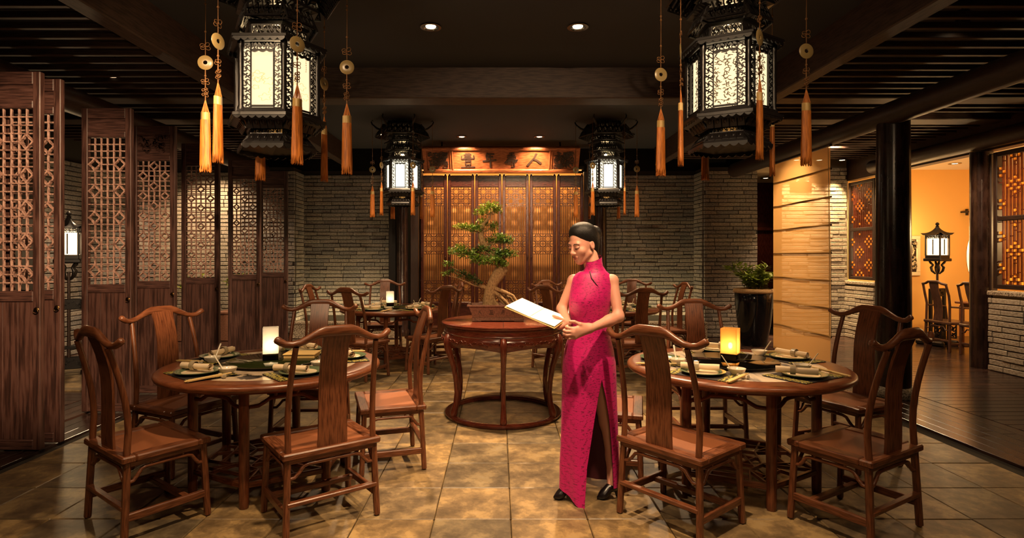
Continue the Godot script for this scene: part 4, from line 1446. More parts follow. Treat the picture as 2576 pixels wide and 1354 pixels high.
func napkin_parts(o):
	var b = MB.new()
	# rolled cloth: a spiral section swept along x
	var rows = []
	for i in 9:
		var q = i / 8.0
		var line = PackedVector3Array()
		for k in 26:
			var a = k / 25.0 * TAU * 2.1
			var r = 0.008 + 0.016 * k / 25.0
			var sw = 1.0 + 0.06 * sin(q * 9.0 + a) + (0.12 * absf(q - 0.5))
			if i > 3 and i < 7:
				sw *= 0.94
			line.append(Vector3((q - 0.5) * 0.23, 0.024 + sin(a) * r * sw, cos(a) * r * sw))
		rows.append(line)
	b.grid(rows)
	part("roll", b if not cache.has("nap") else cache["nap"], mats["napkin"], o)
	var rg = MB.new()
	rg.lathe([Vector2(0.0255, -0.015), Vector2(0.029, -0.015), Vector2(0.03, 0), Vector2(0.029, 0.015), Vector2(0.0255, 0.015)], 16)
	part("napkin_ring", rg, mats["ring"], o, Transform3D(Basis(Vector3(0, 1, 0), Vector3(1, 0, 0), Vector3(0, 0, -1)), Vector3(0.02, 0.025, 0)))


var place_proto = {}


func place_setting(center, ax, ad, who, variant):
	# ax, ad: direction from the table centre towards the sitter; local +z points to the table centre
	var top = center + Vector3(0, 0.786, 0)
	var out = Vector3(ax, 0, -ad).normalized()
	var base = top + out * 0.485
	var bs = Basis(Vector3.UP, atan2(-out.x, -out.z))
	var ry = bs.get_euler().y
	var items = [
		["placemat", Vector3(0, 0.0, 0.0), 0.0, "gold-ended dark placemat at the ", "placemat"],
		["plate", Vector3(0.01, 0.006, -0.01), 0.0, "green-rimmed dinner plate at the ", "plate"],
		["napkin", Vector3(0.03, 0.024, -0.01) + (Vector3(0.05, 0, 0.0) if variant == 1 else Vector3()), [0.35, -1.0, 0.15, -0.5, 0.6][variant % 5], "rolled cream napkin at the ", "napkin"],
		["bowl", Vector3(-0.155, 0.0, 0.1), 0.0, "small white bowl at the ", "bowl"],
		["spoon", Vector3(-0.155, 0.012, 0.1), [0.6, 2.0, 0.2, -0.8, 1.4][variant % 5], "white spoon in the bowl at the ", "spoon"],
		["chopstick_rest", Vector3(-0.215, 0.0, 0.04), 0.0, "pale chopstick rest at the ", "chopstick rest"],
		["chopsticks", Vector3(-0.215, 0.021, -0.04), -0.08, "paper-sleeved chopsticks at the ", "chopsticks"],
	]
	for it in items:
		var at = base + bs * it[1]
		var lb = it[3] + who
		var o
		if place_proto.has(it[0]):
			o = dup(place_proto[it[0]], it[0], lb, at, ry + it[2])
		else:
			o = thing(it[0], lb, it[4], at, ry + it[2], it[4] + " of the table settings")
			place_proto[it[0]] = o
			match it[0]:
				"placemat": make_placemat(o)
				"plate": make_plate(o)
				"napkin": make_napkin(o)
				"bowl": make_bowl(o)
				"spoon": make_spoon(o)
				"chopstick_rest": make_chopstick_rest(o)
				"chopsticks": make_chopsticks(o)


func make_placemat(o):
	part("cloth", box_mesh(Vector3(0.4, 0.004, 0.28), 0.0015), mats["mat_cloth"], o, Transform3D(Basis(), Vector3(0, 0.002, 0)))
	for s in [-1, 1]:
		part("brocade_end", box_mesh(Vector3(0.065, 0.0052, 0.28), 0.0015), mats["brocade"], o, Transform3D(Basis(), Vector3(s * 0.165, 0.0026, 0)))


func make_plate(o):
	var b = MB.new()
	b.lathe([Vector2(0.0, 0.0), Vector2(0.075, 0.0), Vector2(0.08, -0.002), Vector2(0.132, 0.014), Vector2(0.135, 0.018), Vector2(0.131, 0.0195), Vector2(0.092, 0.009)], 40)
	part("rim", b, mats["celadon"], o)
	var c = MB.new()
	c.lathe([Vector2(0.093, 0.0092), Vector2(0.08, 0.006), Vector2(0.0, 0.0055)], 40)
	part("well", c, mats["cream_glaze"], o)


func make_napkin(o):
	napkin_parts(o)


func make_bowl(o):
	var b = MB.new()
	b.lathe([Vector2(0.0, 0.004), Vector2(0.024, 0.003), Vector2(0.026, 0.0), Vector2(0.029, 0.008), Vector2(0.048, 0.026), Vector2(0.055, 0.044), Vector2(0.0525, 0.044), Vector2(0.044, 0.026), Vector2(0.0, 0.01)], 28)
	part("bowl", b, mats["white_glaze"], o)
	var f = MB.new()
	f.lathe([Vector2(0.026, 0.006), Vector2(0.027, 0.0), Vector2(0.023, 0.0), Vector2(0.022, 0.004)], 20)
	part("foot_ring", f, mats["white_glaze"], o)


func make_spoon(o):
	var b = MB.new()
	b.tube([Vector3(0.005, 0.012, 0), Vector3(0.025, 0.016, 0), Vector3(0.045, 0.042, 0), Vector3(0.075, 0.088, 0), Vector3(0.088, 0.108, 0)], [Vector2(0.012, 0.005), Vector2(0.009, 0.004), Vector2(0.005, 0.0035), Vector2(0.0065, 0.003), Vector2(0.007, 0.003)], 8)
	part("handle", b, mats["white_glaze"], o)
	var c = MB.new()
	c.lathe([Vector2(0.0, 0.0), Vector2(0.012, 0.001), Vector2(0.02, 0.008), Vector2(0.021, 0.014), Vector2(0.018, 0.01), Vector2(0.0, 0.004)], 16, Vector3(), 0.0, TAU, 1.35, 0.9)
	part("spoon_bowl", c, mats["white_glaze"], o, Transform3D(Basis(), Vector3(-0.01, 0.004, 0)))


func make_chopstick_rest(o):
	var b = MB.new()
	b.box(Vector3(0, 0.009, 0), Vector3(0.06, 0.018, 0.022), 0.005)
	part("block", b, mats["white_glaze"], o)
	for s in [-1, 1]:
		part("end", box_mesh(Vector3(0.012, 0.024, 0.024), 0.005), mats["ring"], o, Transform3D(Basis(), Vector3(s * 0.03, 0.012, 0)))


func make_chopsticks(o):
	for s in [-1, 1]:
		var b = MB.new()
		b.tube([Vector3(s * 0.006, 0.002, 0.13), Vector3(s * 0.006, -0.012, -0.13)], [0.0028, 0.004], 6)
		part("stick", b, mats["bamboo"], o)
	var sl = MB.new()
	sl.box(Vector3(0, -0.0065, -0.02), Vector3(0.026, 0.011, 0.2), 0.002, Basis(Vector3.RIGHT, -0.054))
	part("paper_sleeve", sl, mats["bamboo"], o)


func lazy_susan(center, label, m, r):
	var o = thing("turntable", label, "turntable", center + Vector3(0, 0.786, 0))
	var b = MB.new()
	b.lathe([Vector2(0.0, 0.026), Vector2(r - 0.006, 0.026), Vector2(r, 0.021), Vector2(r - 0.004, 0.014), Vector2(0.0, 0.014)], 56)
	part("glass_disc", b, m, o)
	var c = MB.new()
	c.lathe([Vector2(0.0, 0.014), Vector2(0.11, 0.014), Vector2(0.12, 0.0), Vector2(0.0, 0.0)], 32)
	part("bearing", c, mats["black_wood"], o)
	return o


func candle(at, label, h, w, turn):
	var o = thing("candle_lantern", label, "candle lantern", at, turn, "")
	part("base", box_mesh(Vector3(w, 0.045, w), 0.004), mats["black_glass"], o, Transform3D(Basis(), Vector3(0, 0.0225, 0)))
	var t = 0.004
	for k in 4:
		var a = PI / 2 * k
		part("frosted_pane", box_mesh(Vector3(w, h, t), 0.001), mats["frosted_amber" if "amber" in label else "frosted"], o, Transform3D(Basis(Vector3.UP, a), Vector3(sin(a), 0, cos(a)) * (w / 2 - t / 2) + Vector3(0, 0.046 + h / 2, 0)))
	var b = MB.new()
	b.lathe([Vector2(0.0, 0.0), Vector2(0.019, 0.0), Vector2(0.019, 0.024), Vector2(0.0, 0.022)], 16)
	part("wax", b, mats["cream_glaze"], o, Transform3D(Basis(), Vector3(0, 0.046, 0)))
	var f = MB.new()
	f.ball(Vector3(), Vector3(0.014, 0.022, 0.014), 12, 8)
	part("flame", f, glow("flame_glow", Color(1, 0.84, 0.55), 14.0), o, Transform3D(Basis(), Vector3(0, 0.046 + 0.05, 0)))
	omni(at + Vector3(0, 0.046 + 0.05, 0), 0.05, Color(1, 0.82, 0.55), 0.012)
	return o


func dining_sets():
	var T1 = W(-1.555, 0, 3.92)
	var T2 = W(1.615, 0, 3.894)
	var T4 = W(-1.54, 0, 8.15)
	var T5 = W(1.57, 0, 8.15)
	make_table("round wooden table with dark veined stone top, left foreground", T1, mats["marble_dark"])
	make_table("round wooden table with pale stone top, its streaks painted reflections, right foreground", T2, mats["marble_reflected"])
	make_table("round wooden table at the rear left under the far lantern", T4, mats["marble_reflected"])
	make_table("round wooden table at the rear right behind the waitress", T5, mats["marble_reflected"])
	var c = [
		# X, depth, facing X, facing depth, label
		[-1.057, 3.36, -0.6, 0.8, "yoke-back chair seen from behind, right front of the left foreground table"],
		[-2.05, 3.32, 0.6, 0.8, "yoke-back chair at the far left front, turned sideways with its whole seat showing"],
		[-2.31, 4.2, 0.9, -0.43, "yoke-back chair against the dark door leaf, left of the left foreground table"],
		[-0.82, 4.24, -0.953, -0.303, "yoke-back chair with an orange-lit seat, between left foreground table and bonsai table"],
		[-1.56, 4.72, 0.03, -1.0, "yoke-back chair facing the camera behind the left foreground table"],
		[1.05, 3.3, 0.775, 0.632, "yoke-back chair seen from behind, directly right of the waitress"],
		[2.03, 3.25, -0.515, 0.857, "yoke-back chair at the right front, its back curving before the thick column"],
		[2.6, 4.27, -0.93, -0.37, "yoke-back chair between right foreground table and thick column"],
		[1.73, 4.78, 0.0, -1.0, "yoke-back chair facing the camera behind the right foreground table"],
		[0.8, 4.1, 0.97, -0.24, "yoke-back chair mostly hidden behind the waitress, only its seat showing"],
		[-1.74, 7.17, 0.45, 0.89, "yoke-back chair seen from behind at the front of the rear left table"],
		[-2.32, 7.72, 0.99, -0.1, "yoke-back chair seen edge-on left of the rear left table"],
		[-1.81, 8.98, 0.15, -0.98, "yoke-back chair behind the rear left table, before the brick wall"],
		[-0.9, 7.62, -0.76, 0.65, "dark yoke-back chair at the right front of the rear left table"],
		[-0.84, 8.44, -0.97, -0.25, "yoke-back chair with an orange-lit splat, right of the rear left table"],
		[0.8, 7.75, 0.7, 0.7, "yoke-back chair at the left front of the rear right table, beside the menu"],
		[1.7, 7.13, -0.2, 0.98, "yoke-back chair seen from behind at the front of the rear right table"],
		[2.46, 8.35, -0.99, -0.1, "yoke-back chair seen edge-on right of the rear right table"],
		[2.13, 9.25, -0.35, -0.93, "yoke-back chair behind the rear right table, before the brick wall"],
		[0.92, 8.88, 0.6, -0.8, "yoke-back chair at the far left of the rear right table"],
	]
	var first = null
	for q in c:
		var tn = turn_to(q[2], q[3])
		if first == null:
			first = make_chair(q[4], W(q[0], 0, q[1]), tn)
		else:
			dup(first, "dining_chair", q[4], W(q[0], 0, q[1]), tn)
	var g = [
		[T1, "left foreground table", [[0.67, -0.74, "seat nearest the camera", 1], [-0.64, -0.77, "left front seat", 0], [-0.94, 0.35, "left rear seat", 2], [0.92, 0.38, "right seat", 2], [0.05, 1.0, "rear seat", 3]]],
		[T2, "right foreground table", [[-0.68, -0.73, "left front seat", 0], [0.5, -0.86, "right front seat", 1], [0.93, 0.37, "right rear seat", 2], [0.1, 1.0, "rear seat", 3], [-0.97, 0.24, "left seat", 2]]],
		[T4, "rear left table", [[-0.3, -0.95, "front seat", 0], [-0.95, -0.3, "left seat", 2], [-0.3, 0.95, "rear seat", 3], [0.75, -0.65, "right front seat", 2], [0.95, 0.3, "right seat", 0]]],
		[T5, "rear right table", [[0.1, -0.99, "front seat", 0], [0.95, 0.1, "right seat", 2], [0.5, 0.86, "rear seat", 3], [-0.8, -0.6, "left front seat", 2], [-0.7, 0.7, "left seat", 1]]],
	]
	for t in g:
		for s in t[2]:
			place_setting(t[0], s[0], s[1], s[2] + " of the " + t[1], s[3])
	lazy_susan(T1, "olive glass turntable on the left foreground table", mats["green_glass"], 0.3)
	lazy_susan(T2 + Vector3(-0.02, 0, 0), "black glass turntable on the right foreground table", mats["black_glass"], 0.305)
	lazy_susan(T4, "glass turntable on the rear left table", mats["green_glass"], 0.3)
	lazy_susan(T5, "glass turntable on the rear right table", mats["green_glass"], 0.3)
	var up = Vector3(0, 0.812, 0)
	candle(T1 + up + Vector3(-0.01, 0, 0.02), "glowing white glass candle lantern on the left foreground table", 0.175, 0.1, 0.35)
	candle(T2 + up + Vector3(-0.03, 0, 0.0), "glowing amber glass candle lantern on the right foreground table", 0.17, 0.105, -0.62)
	candle(T4 + up + Vector3(-0.02, 0, 0.0), "small glowing candle lantern on the rear left table", 0.16, 0.1, 0.3)
	candle(T5 + up + Vector3(0.0, 0, 0.0), "small candle lantern on the rear right table behind the waitress's arm", 0.16, 0.1, 0.3)
	# flat wooden menu box on the left turntable
	var mb = thing("menu_box", "flat pale wooden box on the left foreground turntable, right of the candle lantern", "box", T1 + up + Vector3(0.17, 0, -0.08), 0.06)
	part("base", box_mesh(Vector3(0.21, 0.022, 0.15), 0.003), mats["bamboo"], mb, Transform3D(Basis(), Vector3(0, 0.011, 0)))
	part("lid", box_mesh(Vector3(0.22, 0.01, 0.16), 0.003), mats["bamboo"], mb, Transform3D(Basis(), Vector3(0, 0.029, 0)))


func center_table():
	var at = W(0.04, 0, 5.52)
	var o = thing("pedestal_table", "round red-lacquered table on cabriole legs and a floor ring, bearing the bonsai", "table", at)
	var R = mats["red_x"]
	var b = MB.new()
	b.lathe([Vector2(0.0, 0.9), Vector2(0.578, 0.9), Vector2(0.592, 0.893), Vector2(0.594, 0.878), Vector2(0.585, 0.868)], 72)
	part("tabletop", b, R, o)
	var w = MB.new()
	w.lathe([Vector2(0.585, 0.868), Vector2(0.562, 0.862), Vector2(0.555, 0.845), Vector2(0.556, 0.825), Vector2(0.57, 0.817), Vector2(0.572, 0.803), Vector2(0.56, 0.797)], 72)
	part("waist", w, R, o)
	# bulging carved apron with a wavy lower edge
	var rows = []
	for i in 9:
		var q = i / 8.0
		var line = PackedVector3Array()
		for j in 145:
			var a = TAU * j / 144
			var low = 0.665 + 0.035 * pow(absf(sin(a * 3.0 + PI / 2 * 3)), 0.7)
			var r = 0.555 + 0.038 * sin(PI * (0.15 + 0.8 * q))
			line.append(Vector3(cos(a) * r, lerpf(0.798, low, q), sin(a) * r))
		rows.append(line)
	var ab = MB.new()
	ab.grid(rows)
	var ap = part("apron", ab, R, o)
	var cv = MB.new()
	var g = RandomNumberGenerator.new()
	g.seed = 8
	for k in 72:
		var a = TAU * k / 72.0
		var pts = []
		var dirn = 1.0 if k % 2 else -1.0
		for i in 8:
			var q = i / 7.0
			var aa = a + dirn * 0.042 * cos(q * 5.0) * (1.0 - 0.5 * q)
			var yy = 0.742 + (0.008 if k % 3 else -0.012) + 0.02 * sin(q * 5.0) * (1.0 - 0.5 * q)
			pts.append(Vector3(cos(aa) * 0.594, yy, sin(aa) * 0.594))
		cv.tube(pts, 0.0045, 5, false)
	part("carving", cv, R, ap)
	for k in 6:
		var a = PI / 2 + TAU * k / 6
		var bs = Basis(Vector3.UP, -a)
		var lg = MB.new()
		var prof = [[0.575, 0.79, 0.034], [0.592, 0.74, 0.037], [0.588, 0.68, 0.034], [0.56, 0.6, 0.029], [0.528, 0.5, 0.026], [0.505, 0.38, 0.024], [0.495, 0.26, 0.024], [0.503, 0.16, 0.027], [0.52, 0.095, 0.032], [0.53, 0.062, 0.036], [0.528, 0.042, 0.03]]
		var pts = []
		var rad = []
		for p in prof:
			pts.append(Vector3(p[0], p[1], 0))
			rad.append(Vector2(p[2] * 1.05, p[2] * 0.9))
		lg.tube(pts, rad, 10, true, Vector3(0, 0, 1))
		part("leg", lg, mats["red_y"], o, Transform3D(bs, Vector3()))
	var rg = MB.new()
	rg.lathe([Vector2(0.5, 0.012), Vector2(0.505, 0.04), Vector2(0.55, 0.04), Vector2(0.562, 0.028), Vector2(0.558, 0.008), Vector2(0.55, 0.0), Vector2(0.505, 0.0), Vector2(0.5, 0.012)], 72)
	part("floor_ring", rg, R, o)
	part("seam", box_mesh(Vector3(0.004, 0.002, 1.15)), mats["black_wood"], o, Transform3D(Basis(), Vector3(0, 0.9005, 0)))
	bonsai(at + Vector3(-0.05, 0.902, 0.02))


func bonsai(at):
	var tray = thing("bonsai_tray", "long clay bonsai tray with engraved characters on the round red table", "tray", at)
	var w = 0.575
	var d = 0.3
	var b = MB.new()
	for q in [[[0.235, 0.11, 0.035], [0.2745, 0.137, 0.142]], [[0.2745, 0.137, 0.142], [0.29, 0.152, 0.142]], [[0.29, 0.152, 0.142], [0.29, 0.152, 0.157]], [[0.29, 0.152, 0.157], [0.262, 0.126, 0.157]], [[0.262, 0.126, 0.157], [0.255, 0.12, 0.13]]]:
		var A = []
		for e in q:
			A.append([Vector3(-e[0], e[2], e[1]), Vector3(e[0], e[2], e[1]), Vector3(e[0], e[2], -e[1]), Vector3(-e[0], e[2], -e[1])])
		for k in 4:
			var p = A[0][k]
			var r = A[0][(k + 1) % 4]
			var s = A[1][(k + 1) % 4]
			var t = A[1][k]
			var nn = (r - p).cross(t - p).normalized()
			b.quad(p, r, s, t, nn)
	b.box(Vector3(0, 0.02, 0), Vector3(0.49, 0.032, 0.25), 0.006)
	for s in [-1, 1]:
		for z in [-1, 1]:
			b.box(Vector3(s * 0.2, 0.008, z * 0.1), Vector3(0.09, 0.016, 0.05), 0.004)
	part("tray_body", b, mats["clay"], tray)
	part("soil", box_mesh(Vector3(0.5, 0.02, 0.236), 0.004), mats["soil"], tray, Transform3D(Basis(), Vector3(0, 0.128, 0)))
	# engraved characters on the sloping front
	var cb = MB.new()
	var marks = [[-0.17, [[[0.0, 0.02], [-0.015, -0.02]], [[-0.002, 0.004], [0.016, -0.018]]]], [-0.06, [[[-0.015, 0.018], [0.015, 0.02]], [[-0.01, 0.01], [-0.01, -0.012], [0.01, -0.012], [0.011, 0.01]], [[-0.009, 0.0], [0.009, 0.0]], [[-0.02, -0.02], [0.02, -0.02]]]], [0.05, [[[-0.008, 0.02], [-0.01, -0.006], [-0.018, -0.02]], [[-0.008, 0.02], [0.01, 0.02], [0.011, -0.02]], [[-0.008, 0.008], [0.01, 0.008]], [[-0.008, -0.003], [0.01, -0.003]]]], [0.15, [[[-0.02, 0.015], [-0.012, 0.008]], [[-0.02, -0.016], [-0.01, 0.0]], [[-0.004, 0.018], [0.014, 0.014]], [[0.004, 0.02], [-0.004, -0.018]], [[-0.004, -0.002], [0.016, -0.018]]]]]
	for m in marks:
		for s in m[1]:
			var pts = []
			for p in s:
				pts.append(Vector2(m[0] + p[0], p[1]))
			cb.ribbon(pts, 0.0042, 0.004)
	var tb = Basis(Vector3.RIGHT, atan2(0.027, 0.107))
	part("engraving", cb, mats["sign_ink"], tray, Transform3D(tb, Vector3(0, 0.088, 0.1245)))
	# the tree
	var o = thing("bonsai_tree", "leaning bonsai tree with bare twisted trunk and leafy cloud pads", "bonsai", at + Vector3(0, 0.132, 0))
	var S = 5.5 / F
	var Q = func(px, py, dz = 0.0): return Vector3((px - 1252.0) * S, (766.0 - py) * S - 0.0, dz)
	var tk = MB.new()
	tk.tube([Q.call(1232, 772), Q.call(1230, 752), Q.call(1232, 728), Q.call(1240, 706), Q.call(1252, 688, 0.01), Q.call(1262, 672, 0.01), Q.call(1262, 656, 0.0), Q.call(1248, 640, -0.02), Q.call(1228, 624, -0.02), Q.call(1214, 606, -0.01), Q.call(1209, 588, 0.0), Q.call(1210, 570, 0.0), Q.call(1218, 556, 0.0), Q.call(1230, 544), Q.call(1236, 530), Q.call(1232, 516)],
		[0.062, 0.064, 0.052, 0.05, 0.06, 0.062, 0.05, 0.042, 0.034, 0.03, 0.028, 0.024, 0.016, 0.011, 0.008, 0.005], 14, true, Vector3(0, 0, 1))
	part("trunk", tk, mats["bark"], o)
	var roots = [[[1226, 755], [1214, 766], [1208, 775]], [[1240, 728], [1256, 738], [1272, 752], [1286, 770]], [[1238, 712], [1250, 728], [1262, 736], [1284, 745], [1297, 766]], [[1236, 742], [1246, 756], [1258, 766], [1264, 774]], [[1244, 720], [1268, 728], [1290, 738], [1306, 762]], [[1230, 748], [1228, 762], [1236, 775]], [[1252, 735], [1262, 752], [1274, 764], [1280, 774]]]
	for k in roots.size():
		var rb = MB.new()
		var pts = []
		var rad = []
		for i in roots[k].size():
			pts.append(Q.call(roots[k][i][0], roots[k][i][1], 0.02 + 0.07 * sin(k * 2.1) * i / 3.0))
			rad.append(lerpf(0.022, 0.009, float(i) / (roots[k].size() - 1)))
		rb.tube(pts, rad, 8, true, Vector3(0, 0, 1))
		part("root", rb, mats["bark"], o)
	# branches and leaf pads: centre, half width, half height in pixels of the photograph, depth offset
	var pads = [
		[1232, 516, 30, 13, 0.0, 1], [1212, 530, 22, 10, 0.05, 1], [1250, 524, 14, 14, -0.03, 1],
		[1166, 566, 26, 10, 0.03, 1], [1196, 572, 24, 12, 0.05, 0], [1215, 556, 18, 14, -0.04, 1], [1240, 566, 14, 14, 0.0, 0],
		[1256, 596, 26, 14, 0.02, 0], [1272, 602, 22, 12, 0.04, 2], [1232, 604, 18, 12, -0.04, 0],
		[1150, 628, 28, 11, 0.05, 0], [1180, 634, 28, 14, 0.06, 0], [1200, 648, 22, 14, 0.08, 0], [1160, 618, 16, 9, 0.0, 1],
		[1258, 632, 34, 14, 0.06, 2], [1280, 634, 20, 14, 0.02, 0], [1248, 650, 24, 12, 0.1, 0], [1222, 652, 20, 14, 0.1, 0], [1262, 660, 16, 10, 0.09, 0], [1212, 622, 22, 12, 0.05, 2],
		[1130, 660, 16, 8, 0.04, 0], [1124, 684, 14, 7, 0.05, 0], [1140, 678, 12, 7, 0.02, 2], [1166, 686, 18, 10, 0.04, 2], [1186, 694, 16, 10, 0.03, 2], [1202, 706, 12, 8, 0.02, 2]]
	var trunk_at = [[1236, 530], [1218, 556], [1210, 575], [1214, 606], [1248, 640], [1262, 660], [1240, 706]]
	var br = MB.new()
	var g = RandomNumberGenerator.new()
	g.seed = 99
	for p in pads:
		var best = trunk_at[0]
		for t in trunk_at:
			if absf(t[1] - p[1] - 8) < absf(best[1] - p[1] - 8):
				best = t
		if p[1] > 655 and p[0] < 1210:
			best = [1236, 724]
		var a = Q.call(best[0], best[1], 0.0)
		var c = Q.call(p[0], p[1] + p[3] * 0.4, p[4])
		br.tube([a, a.lerp(c, 0.4) + Vector3(0, -0.012, 0), a.lerp(c, 0.75) + Vector3(0, 0.008, 0), c], [0.012, 0.008, 0.006, 0.004], 6, false, Vector3(0, 0, 1))
	part("branch", br, mats["bark"], o)
	for p in pads:
		var lf = MB.new()
		var c = Q.call(p[0], p[1], p[4])
		var rx = p[2] * S
		var ry = p[3] * S
		var n = int(p[2] * p[3] * 0.62)
		for k in n:
			var u = Vector3(g.randf_range(-1, 1), g.randf_range(-1, 1), g.randf_range(-1, 1))
			if u.length() > 1.0:
				u = u.normalized() * g.randf()
			var base = c + u * Vector3(rx, ry, rx * 0.85)
			var dr = (Vector3(u.x, 0.35, u.z) + Vector3(g.randf_range(-1, 1), g.randf_range(-0.6, 0.8), g.randf_range(-1, 1))).normalized()
			lf.leaf(base, dr, Vector3(g.randf_range(-0.4, 0.4), 1, g.randf_range(-0.4, 0.4)), g.randf_range(0.022, 0.04), g.randf_range(0.013, 0.02))
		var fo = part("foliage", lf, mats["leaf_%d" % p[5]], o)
		fo.set_meta("kind", "stuff")


func scroll_strip(w, h, n, wd = 0.006):
	# pierced scrollwork: running S-curves inside a thin border
	var b = MB.new()
	var tall = h > w
	var L = maxf(w, h)
	var s = minf(w, h)
	var step = L / n
	for k in n:
		var c = -L / 2 + step * (k + 0.5)
		var sg = 1.0 if k % 2 else -1.0
		for q in [1.0, -1.0]:
			var pts = []
			for i in 8:
				var t = i / 7.0
				var a = sg * (t * 4.6) + (0.0 if q > 0 else PI)
				var r = s * (0.3 - 0.2 * t)
				var p = Vector2(cos(a) * r + q * s * 0.14, sin(a) * r * 0.9 + step * 0.16 * q)
				pts.append(Vector2(p.x, c + p.y) if tall else Vector2(c + p.y, p.x))
			b.ribbon(pts, wd, 0.01)
		var x0 = Vector2(-s / 2, c + step / 2) if tall else Vector2(c + step / 2, -s / 2)
		var x1 = Vector2(s / 2, c - step / 2) if tall else Vector2(c - step / 2, s / 2)
		b.ribbon([x0, x1], wd, 0.01)
	var e = 0.5
	b.ribbon([Vector2(-w * e, -h * e), Vector2(w * e, -h * e), Vector2(w * e, h * e), Vector2(-w * e, h * e), Vector2(-w * e, -h * e)], wd, 0.012)
	return b


func scallops(w, n, depth):
	# hanging scalloped valance below y = 0
	var poly = PackedVector2Array()
	poly.append(Vector2(-w / 2, 0))
	for k in n:
		for i in range(0, 6):
			var t = i / 5.0
			poly.append(Vector2(-w / 2 + w * (k + t) / n, -depth * (0.45 + 0.55 * sin(PI * t)) - 0.0001 * i))
	poly.append(Vector2(w / 2, 0))
	var b = MB.new()
	b.prism(poly, -0.004, 0.004)
	return b


func pane_picture(kind):
	var im = Image.create(128, 256, false, Image.FORMAT_RGB8)
	im.fill(Color(1, 1, 1))
	var g = RandomNumberGenerator.new()
	g.seed = 17 + kind
	if kind == 0:
		# faint flowers and leaves in ink wash
		for k in 7:
			var c = Vector2(g.randf_range(20, 108), g.randf_range(110, 245))
			var r = g.randf_range(10, 24)
			for i in 220:
				var a = TAU * i / 220.0
				var rr = r * (1.0 + 0.25 * sin(a * 5.0 + k))
				var p = c + Vector2(cos(a) * rr, sin(a) * rr * 0.7)
				if p.x > 1 and p.y > 1 and p.x < 126 and p.y < 254:
					im.set_pixel(int(p.x), int(p.y), Color(0.9, 0.8, 0.6))
					im.set_pixel(int(p.x) + 1, int(p.y), Color(0.94, 0.87, 0.72))
		for k in 6:
			for i in 18:
				im.set_pixel(102 + g.randi_range(-3, 3), 24 + k * 9 + g.randi_range(-3, 3), Color(0.45, 0.36, 0.25))
	else:
		# three columns of running-hand brush writing
		for col in 3:
			var x = 100 - col * 34
			var y = 16
			while y < 240:
				for s in g.randi_range(4, 6):
					var p = Vector2(x + g.randf_range(-9, 9), y + g.randf_range(-6, 6))
					var dv = Vector2(g.randf_range(-1, 1), g.randf_range(-0.4, 1)).normalized()
					for i in g.randi_range(7, 16):
						p += dv
						dv = dv.rotated(g.randf_range(-0.25, 0.25))
						for q in [Vector2(0, 0), Vector2(1, 0), Vector2(0, 1), Vector2(1, 1), Vector2(2, 0), Vector2(2, 1)]:
							var z = p + q
							if z.x > 1 and z.y > 1 and z.x < 126 and z.y < 254:
								im.set_pixel(int(z.x), int(z.y), Color(0.05, 0.03, 0.02))
				y += 17
	return ImageTexture.create_from_image(im)


